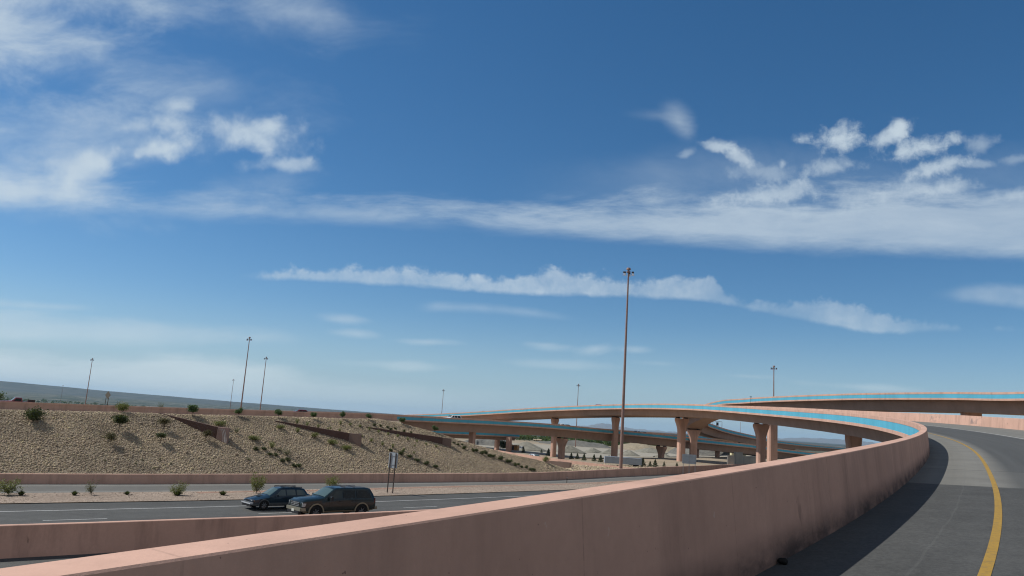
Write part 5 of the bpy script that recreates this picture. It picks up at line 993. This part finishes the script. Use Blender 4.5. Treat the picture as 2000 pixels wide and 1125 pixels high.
for i, (u, vb, vt, w_) in enumerate(((887, 867, 863, 6), (894, 870.5, 866, 6), (902.6, 870.5, 866, 5), (906, 878, 870, 9), (924, 883.5, 876, 8), (930.4, 883, 876, 7), (941, 889, 880, 9), (948.5, 888, 880, 9), (956.5, 894, 886, 9), (963.6, 894, 887, 8), (977, 899, 891, 12), (991.4, 905, 897, 9), (996.4, 904.5, 897, 8), (1005.7, 911, 904, 8), (1012.5, 910, 904, 7), (1018.8, 915, 909, 6), (1027.5, 915, 909, 7), (1036.8, 920.5, 914, 9), (1043, 920.5, 914, 8))): on_slope(u, vb, vt, 'bush', 'low_bush', ORD[i]+' dark bush from the top in the line below the third wedge wall', 'bush', G3, w_)
on_slope(1066, 904, 889, 'lime', 'shrub', 'bright green shrub in front of the short wedge wall and slanting pink barrier', 'bush', G4, 14)
on_slope(982, 877, 868, 'sparse', 'shrub', 'faint shrub on the crest line near the start of the slanting pink barrier', 'bush', G4, 10)
for i, (u, vb) in enumerate(((265, 906), (278, 899), (312, 897), (333, 906), (300, 915), (205, 901), (222, 918), (440, 905))): on_slope(u, vb+2, vb-4, 'sparse', 'dry_tuft', 'small dry brown tuft on the left slope, '+('leftmost', 'under the two brown trees', 'straight below the olive tree', 'furthest right of the lower ones', 'lowest of all', 'alone, high on the left', 'lowest one on the left', 'alone near the paired dark bushes')[i], 'plant', 'dry tufts low on the slope', 7)
# median strip
on_slope(16, 967, 934, 'mesquite', 'desert_shrub', 'leafy light green desert shrub at the left edge of the median strip', 'bush', G5, 46)
on_slope(178, 966.5, 936, 'sparse', 'desert_shrub', 'spindly small desert shrub on the median strip, left of the bushier one', 'bush', G5, 22)
on_slope(345, 967, 941, 'mesquite', 'desert_shrub', 'bushy green desert shrub with a grass tuft at its foot', 'bush', G5, 34)
on_slope(501, 964, 922, 'mesquite', 'desert_shrub', 'tall slender desert shrub right behind the nose of the wagon', 'bush', G5, 34)
on_slope(650, 958, 928, 'mesquite', 'desert_shrub', 'desert shrub showing above the roof of the large dark vehicle', 'bush', G5, 36)
for u, vb, vt, w_, l in ((41, 968, 957, 15, 'beside the shrub at the left edge'), (145, 967.5, 957.5, 14, 'left of the spindly shrub'), (248, 966.5, 958, 13, 'between the spindly and the bushy shrub'), (346, 968, 958, 19, 'under the bushy shrub'), (435, 967, 957.5, 18, 'left of the wagon')): on_slope(u, vb, vt, 'grass', 'grass_tuft', 'dark spiky grass tuft on the median strip '+l, 'grass tuft', G5, w_)

# ------------------------------------------------------------------ beyond the bridges: gravel works, trees, buildings
def bg(u, v, y): q = at_y(u, v, y); return np.array([q[0], q[1], gz(q[0], q[1])])
def px(n, y): return n*y/F
M['heap'] = gravel('grey_gravel_heap', (.20, .19, .155), (.29, .275, .225), 1.2, .3)
def heap(label, u, vb, vt, wpx, y, seed, dark=False):
    q = slope_at(u, vb); y = q[1]; g = np.random.default_rng(seed); h = at_y(u, vt, y)[2]-q[2]; rx = px(wpx, y)/2; n, k = 14, 40; V = [(0, 0, h)]; Fc = []
    ph = g.uniform(0, 6.28, 4)
    for i in range(1, n+1):
        f = i/n
        for j in range(k):
            a = 2*math.pi*j/k; w_ = 1+.10*math.sin(2*a+ph[0])+.07*math.sin(3*a+ph[1])+.04*math.sin(7*a+ph[2]); z = h*(1-f)**1.0*(1+.05*math.sin(5*a+ph[3])) if f > .12 else h*(1-f*.55-.04); V.append((math.cos(a)*rx*f*w_, math.sin(a)*rx*.8*f*w_, z if i < n else -1.5))
    Fc += [(0, 1+j, 1+(j+1) % k) for j in range(k)]+[(1+i*k+j, 1+(i+1)*k+j, 1+(i+1)*k+(j+1) % k, 1+i*k+(j+1) % k) for i in range(n-1) for j in range(k)]
    o = mesh_obj('gravel_heap', V, Fc, M['heap'], None, True); o.location = tuple(q); return tag(o, label, 'gravel heap', 'gravel heaps beyond the bridges')
heap('large pale gravel heap with a double top, left of the second pier pair', 1028, 879, 862, 86, 330, 1); heap('pale gravel heap behind the flared pier under the straight bridge', 1112, 884, 869, 62, 320, 2)
heap('rounded grey gravel heap left of the tallest mast', 1158, 884, 874.5, 46, 300, 3); heap('long low gravel heap just left of the thick flyover pier', 1190, 887, 877, 44, 310, 4); heap('gravel heap right of the tallest mast', 1228, 890, 878.5, 56, 305, 5); heap('wide sandy heap farther right, near the second flared pier', 1268, 884, 874, 70, 380, 6); heap('low sandy heap left of the two flared flyover piers', 1296, 893, 884, 40, 300, 7)
# dark quarry bank
def bank(label, u0, u1, vt0, vt1, y0, y1, depth, matn, seed, name='quarry_bank'):
    g = np.random.default_rng(seed); n = 40; V = []; nr = 5
    for i in range(n+1):
        f = i/n; u = u0+(u1-u0)*f; y = y0+(y1-y0)*f; tp_ = at_y(u, vt0+(vt1-vt0)*f, y); zt = tp_[2]+.5*math.sin(f*9+seed)+.25*math.sin(f*23); zb = gz(tp_[0], tp_[1])-1; e = min(1, min(f, 1-f)*6)
        for j in range(nr): k = j/(nr-1); V.append((tp_[0]+g.normal(0, .3), tp_[1]-depth*(1-k)**1.2+g.normal(0, .4), zb+(zt-zb)*e*k))
        V.append((tp_[0], tp_[1]+40, zb+(zt-zb)*e*.9))
    m_ = nr+1; o = mesh_obj(name, V, [(i*m_+j, (i+1)*m_+j, (i+1)*m_+j+1, i*m_+j+1) for i in range(n) for j in range(nr)], matn, None, True); tag(o, kind='structure'); return o
M['bank'] = gravel('grey_quarry_bank', (.12, .115, .10), (.20, .19, .165), 1.0, .6); M['bank2'] = gravel('tan_bank', (.24, .20, .14), (.33, .28, .20), 1.0, .5)
bank('', 895, 1010, 857.5, 862, 330, 345, 22, M['bank'], 2); bank('', 1040, 1205, 861, 866.5, 430, 420, 26, M['bank'], 3); bank('', 1215, 1345, 868.5, 874, 430, 420, 20, M['bank2'], 5); bank('', 1335, 1470, 874.5, 877.5, 360, 380, 26, M['bank'], 4)
# trees beyond the works
random.seed(11)
k = 0
for u, vb, vt, y, kind in ((978, 879, 858, 205, 'far_tree'), (990, 880, 862, 215, 'far_tree')): h = px(vb-vt, y)*.97; plant('leafy_tree', ('dark leafy tree between the two square piers under the bridges', 'lower leafy tree just left of the square pier by the orange shed')[k], 'tree', 'far_tree', slope_at(u, vb), px(vb-vt, slope_at(u, vb)[1]), 'leafy trees beyond the slope'); k += 1
conif = ((1022, 884.5, 871.5, 178, 'slim evergreen right of the orange shed'), (1057.5, 884, 877, 215, 'tiny evergreen right of the parked silver car'), (1071, 890, 875.5, 172, 'evergreen left of the flyover pier behind the slanting pink barrier'), (1115.5, 897, 883.5, 168, 'evergreen left of the pole rising behind the flyover'), (1127.5, 897, 885, 168, 'dark slim evergreen beside the pole rising behind the flyover'), (1140.5, 899.5, 885, 162, 'broad dark evergreen in the middle of the row'), (1160, 901, 887, 160, 'evergreen left of centre before the white box trailer'), (1173, 902.5, 888, 160, 'slim evergreen at the left end of the white box trailer'), (1189, 904.5, 889, 156, 'dark evergreen against the left end of the white box trailer'), (1216.5, 906.5, 895, 152, 'small evergreen just right of the base of the tallest mast'), (1232.5, 909, 894.5, 148, 'dark evergreen in front of the right half of the white box trailer'), (1243.5, 910.5, 898, 147, 'small evergreen at the right end of the white box trailer'), (1255.5, 911.5, 894, 146, 'tall evergreen right of the white box trailer'), (1269.5, 912, 900, 146, 'round evergreen in the group left of the flared pier'), (1279.5, 912, 897, 146, 'dense evergreen beside the flared pier'), (1297, 911.5, 901, 150, 'small evergreen right of the flared pier'), (1322, 911, 903, 158, 'low evergreen at the foot of the tall flyover pier'))
for i, (u, vb, vt, y, l) in enumerate(conif): plant('evergreen', l, 'tree', 'conifer', slope_at(u, vb), px(vb-vt, slope_at(u, vb)[1]), 'evergreens behind the slanting barrier', 1.25+.3*((i*7) % 5)/5, sub=.06)
g = np.random.default_rng(5); pts = []
for y0, u0, u1, vt, n in ((560, 985, 1215, 853, 90), (620, 1060, 1210, 851.5, 60), (600, 1205, 1345, 866, 50), (700, 1240, 1500, 866, 50), (520, 1330, 1480, 872, 30), (640, 880, 1000, 848, 40)):
    for i in range(n):
        u = g.uniform(u0, u1); y = y0*g.uniform(.93, 1.07); q = at_y(u, vt+g.uniform(0, 4), y); zb = gz(q[0], q[1]); h = max(4, q[2]-zb); r_ = g.uniform(2.5, 5); m_ = int(60); c = np.array([q[0], y, zb+h*.55]); d_ = g.normal(0, .42, (m_, 3)); pts.append(c+d_*np.array([r_, r_, h*.5]))
V, F_ = leaf_cloud(np.concatenate(pts), .75, g, .8); tag(mesh_obj('far_woods', V, F_, M['leaf_far']), kind='stuff')
# valley trees and scattered houses below the mesa
pts = []
for i in range(520):
    az = rad(g.uniform(-36, -13)); r_ = g.uniform(1900, 3600); x, y = r_*math.sin(az), r_*math.cos(az); zb = -29.5; h = g.uniform(5, 10); pts.append(np.array([x, y, zb+h*.5])+g.normal(0, .4, (26, 3))*np.array([h*.9, h*.9, h*.5]))
V, F_ = leaf_cloud(np.concatenate(pts), 2.4, g, .8); tag(mesh_obj('valley_woods', V, F_, M['leaf_far']), kind='stuff')
plant('roadside_tree', 'green tree at the left edge of the view behind the upper road', 'tree', 'far_tree', at_y(-4, 792, 190), 3.2, 'trees behind the upper road'); plant('roadside_tree', 'faint tree top behind the upper road barrier, above the striped wedge wall', 'tree', 'sparse', at_y(313, 803, 200), 2.2, 'trees behind the upper road')
# buildings and yard objects seen between the piers
def house(name, label, cat, u, vb, vt, wpx, y, wall, roof, gable=True, dpt=8.0):
    q = at_y(u, vb, y); h = px(vb-vt, y)*.97; wd = px(wpx, y); t = thing(name, label, cat, q, rad(-12)); zf = -1.5
    MB().box((0, 0, (h*.68+zf)/2), (wd, dpt, h*.68-zf)).build('wall', wall, t); e = .35
    if gable: MB().prism([(-dpt/2-e, h*.68), (dpt/2+e, h*.68), (0, h)], (0, 1, 0), (0, 0, 1), (1, 0, 0), (0, 0, .002), -wd/2-e, wd/2+e).build('roof', roof, t)
    else: MB().box((0, 0, h*.68+h*.16), (wd+.3, dpt+.3, h*.3)).build('roof', roof, t)
    for sx in (-.3, 0, .3): w_ = MB().box((sx*wd, -dpt/2-.02, h*.38), (wd*.12, .06, h*.22)).build('window', M['glass'], t); MB().box((sx*wd, -dpt/2-.03, h*.26), (wd*.14, .1, h*.03)).build('sill', M['white'], w_)
    MB().box((.16*wd, -dpt/2-.02, h*.2), (wd*.09, .06, h*.4)).build('door', M['rust_post'], t); return t
M['cream'] = plain('cream_render', (.55, .48, .34), .8, var=.1); M['tanroof'] = plain('tan_roof', (.36, .28, .18), .8, var=.15); M['orange'] = plain('rusty_orange_sheet', (.36, .17, .05), .7, var=.2); M['paleyel'] = plain('pale_yellow_wall', (.66, .60, .38), .7, var=.06)
house('farm_house', 'cream house among trees right of the tallest mast', 'house', 1240, 870, 864.5, 16, 560, M['cream'], M['tanroof']); house('farm_house', 'low tan house in front of the dark trees above the double-topped heap', 'house', 1050, 862.5, 857.5, 14, 540, M['cream'], M['tanroof']); house('white_house', 'small white house between the thick flyover pier and the tallest mast, in the trees', 'house', 1222, 866.5, 861.5, 14, 620, M['white'], M['galv'])
q = slope_at(1005, 879.5); sy = q[1]; t = thing('storage_shed', 'rusty orange metal shed beside the square pier under the bridges', 'shed', q, rad(-20)); w_, h_ = px(13.5, sy), px(9.5, sy)
MB().box((0, 0, h_/2), (w_, 2.4, h_)).build('wall', M['orange'], t); MB().box((0, 0, h_+.05), (w_+.2, 2.6, .1)).build('roof', M['tanroof'], t); MB().box((-.3, -1.21, h_*.42), (.8, .04, h_*.8)).build('door', M['rust_post'], t)
q = slope_at(1016.5, 879); t = thing('box_truck', 'small white truck cab next to the rusty orange shed', 'truck', q, rad(-20)); MB().box((0, 0, .95), (1.2, 1.6, .9)).build('cab', M['white'], t); MB().box((0, -.81, 1.15), (.9, .03, .4)).build('windshield', M['glass'], t)
for sx in (-.4, .4): MB().tube((sx, -.75, .28), (sx, -.55, .28), .28, .28, 14).build('wheel', M['black'], t)
M['trailer'] = plain('grey_white_sheet', (.30, .33, .36), .5, var=.08)
q = slope_at(1216, 911); sy = q[1]; q[2] += .35; t = thing('box_trailer', 'long low white box trailer with a dark right end frame behind the evergreens', 'trailer', q, rad(-4)); w_, h_ = px(70, sy), px(11.5, sy)
MB().box((0, 0, h_*.5+.1), (w_, 2.2, h_)).build('box', M['trailer'], t); MB().box((w_/2+.03, 0, h_*.5+.1), (.1, 2.26, h_+.1)).build('end_frame', M['dark'], t); MB().box((0, 0, h_+.13), (w_, 2.24, .06)).build('top_rail', M['galv'], t)
for sx in (.62, .75): MB().tube((w_/2*sx, -1.0, -.05), (w_/2*sx, -.75, -.05), .3, .3, 14).build('wheel', M['black'], t)
for u0, u1, vt, vb, y, lab, rz in ((1423, 1434, 891, 910, 196, 'pale concrete wall block right of the thin lit pier', -.2), (1434, 1452, 885, 906, 204, 'grey concrete bay wall left of the twin flyover piers', .5), (1453, 1479, 893, 906, 200, 'long grey concrete block wall touching the twin flyover piers', .05)):
    q = slope_at((u0+u1)/2, vb); y = q[1]; t = thing('concrete_bay', lab, 'wall', q, rz); w_, h_ = px(u1-u0, y), px(vb-vt, y); MB().box((0, 0, h_/2-.5), (w_, .5, h_+1)).build('wall', M['grey_conc'], t); MB().box((0, 0, h_+.04), (w_+.12, .62, .12)).build('coping', M['grey_conc'], t); MB().box((-w_/2-.12, 0, h_/2-.4), (.28, .7, h_+1.05)).build('end_pillar', M['grey_conc'], t)
house('yellow_building', 'pale yellow building roof glimpsed between the thin lit pier and twin flyover piers', 'building', 1441, 886, 878, 26, 300, M['paleyel'], M['galv'])
# ------------------------------------------------------------------ faint mountains on the horizon
def range_(name, label, u0, u1, prof, y, seed):
    n = 120; g = np.random.default_rng(seed); V = []; us_ = np.linspace(u0, u1, n)
    hz = lambda u: 825.7+.0661*(u-1000)
    for i, u in enumerate(us_):
        hgt = np.interp(u, [p_[0] for p_ in prof], [p_[1] for p_ in prof]); hgt += .5*math.sin(u*.21+seed)+.35*math.sin(u*.53)+g.normal(0, .12); q = at_y(u, hz(u)-max(hgt, .2), y)
        for k, (dy, f) in enumerate(((-3500, 0), (-1500, .45), (-500, .85), (0, 1), (1500, .5), (3500, 0))): V.append((q[0], y+dy+g.normal(0, 60)*(k not in (0, 5)), -60+(q[2]+60)*f))
    m_ = 6; o = mesh_obj(name, V, [(i*m_+j, (i+1)*m_+j, (i+1)*m_+j+1, i*m_+j+1) for i in range(n-1) for j in range(m_-1)], M['mount'], None, True); tag(o, kind='structure')
M['mount'] = gravel('desert_mountain', (.13, .105, .085), (.20, .165, .13), .004, .3)
range_('mountains', '', 1090, 1460, [(1090, .5), (1140, 3), (1165, 8), (1176, 11.5), (1186, 10.5), (1200, 8), (1225, 5), (1260, 3.5), (1320, 3), (1460, 1)], 26500, 2)
range_('mountains', '', 1500, 2060, [(1500, 2), (1545, 6), (1565, 8), (1600, 9.5), (1640, 10), (1665, 10.5), (1700, 8), (1760, 7), (1850, 10), (1950, 12), (2060, 8)], 25500, 4)
# ------------------------------------------------------------------ air
def haze(density):
    m = bpy.data.materials.new('haze_air'); m.use_nodes = True; t = m.node_tree; t.nodes.clear(); Nh = NT(t)
    v = Nh.n('ShaderNodeVolumePrincipled', ins={'Color': (.56, .80, 1.0, 1), 'Density': density, 'Anisotropy': .15}); o = Nh.n('ShaderNodeOutputMaterial'); t.links.new(v.outputs[0], o.inputs['Volume'])
    top = 330.0; s = 33500.0; b = MB().box((0, 0, (top-80)/2), (2*s, 2*s, top+80)); tag(b.build('haze', m), kind='stuff')
HAZE = True
if HAZE: haze(3.2e-5)
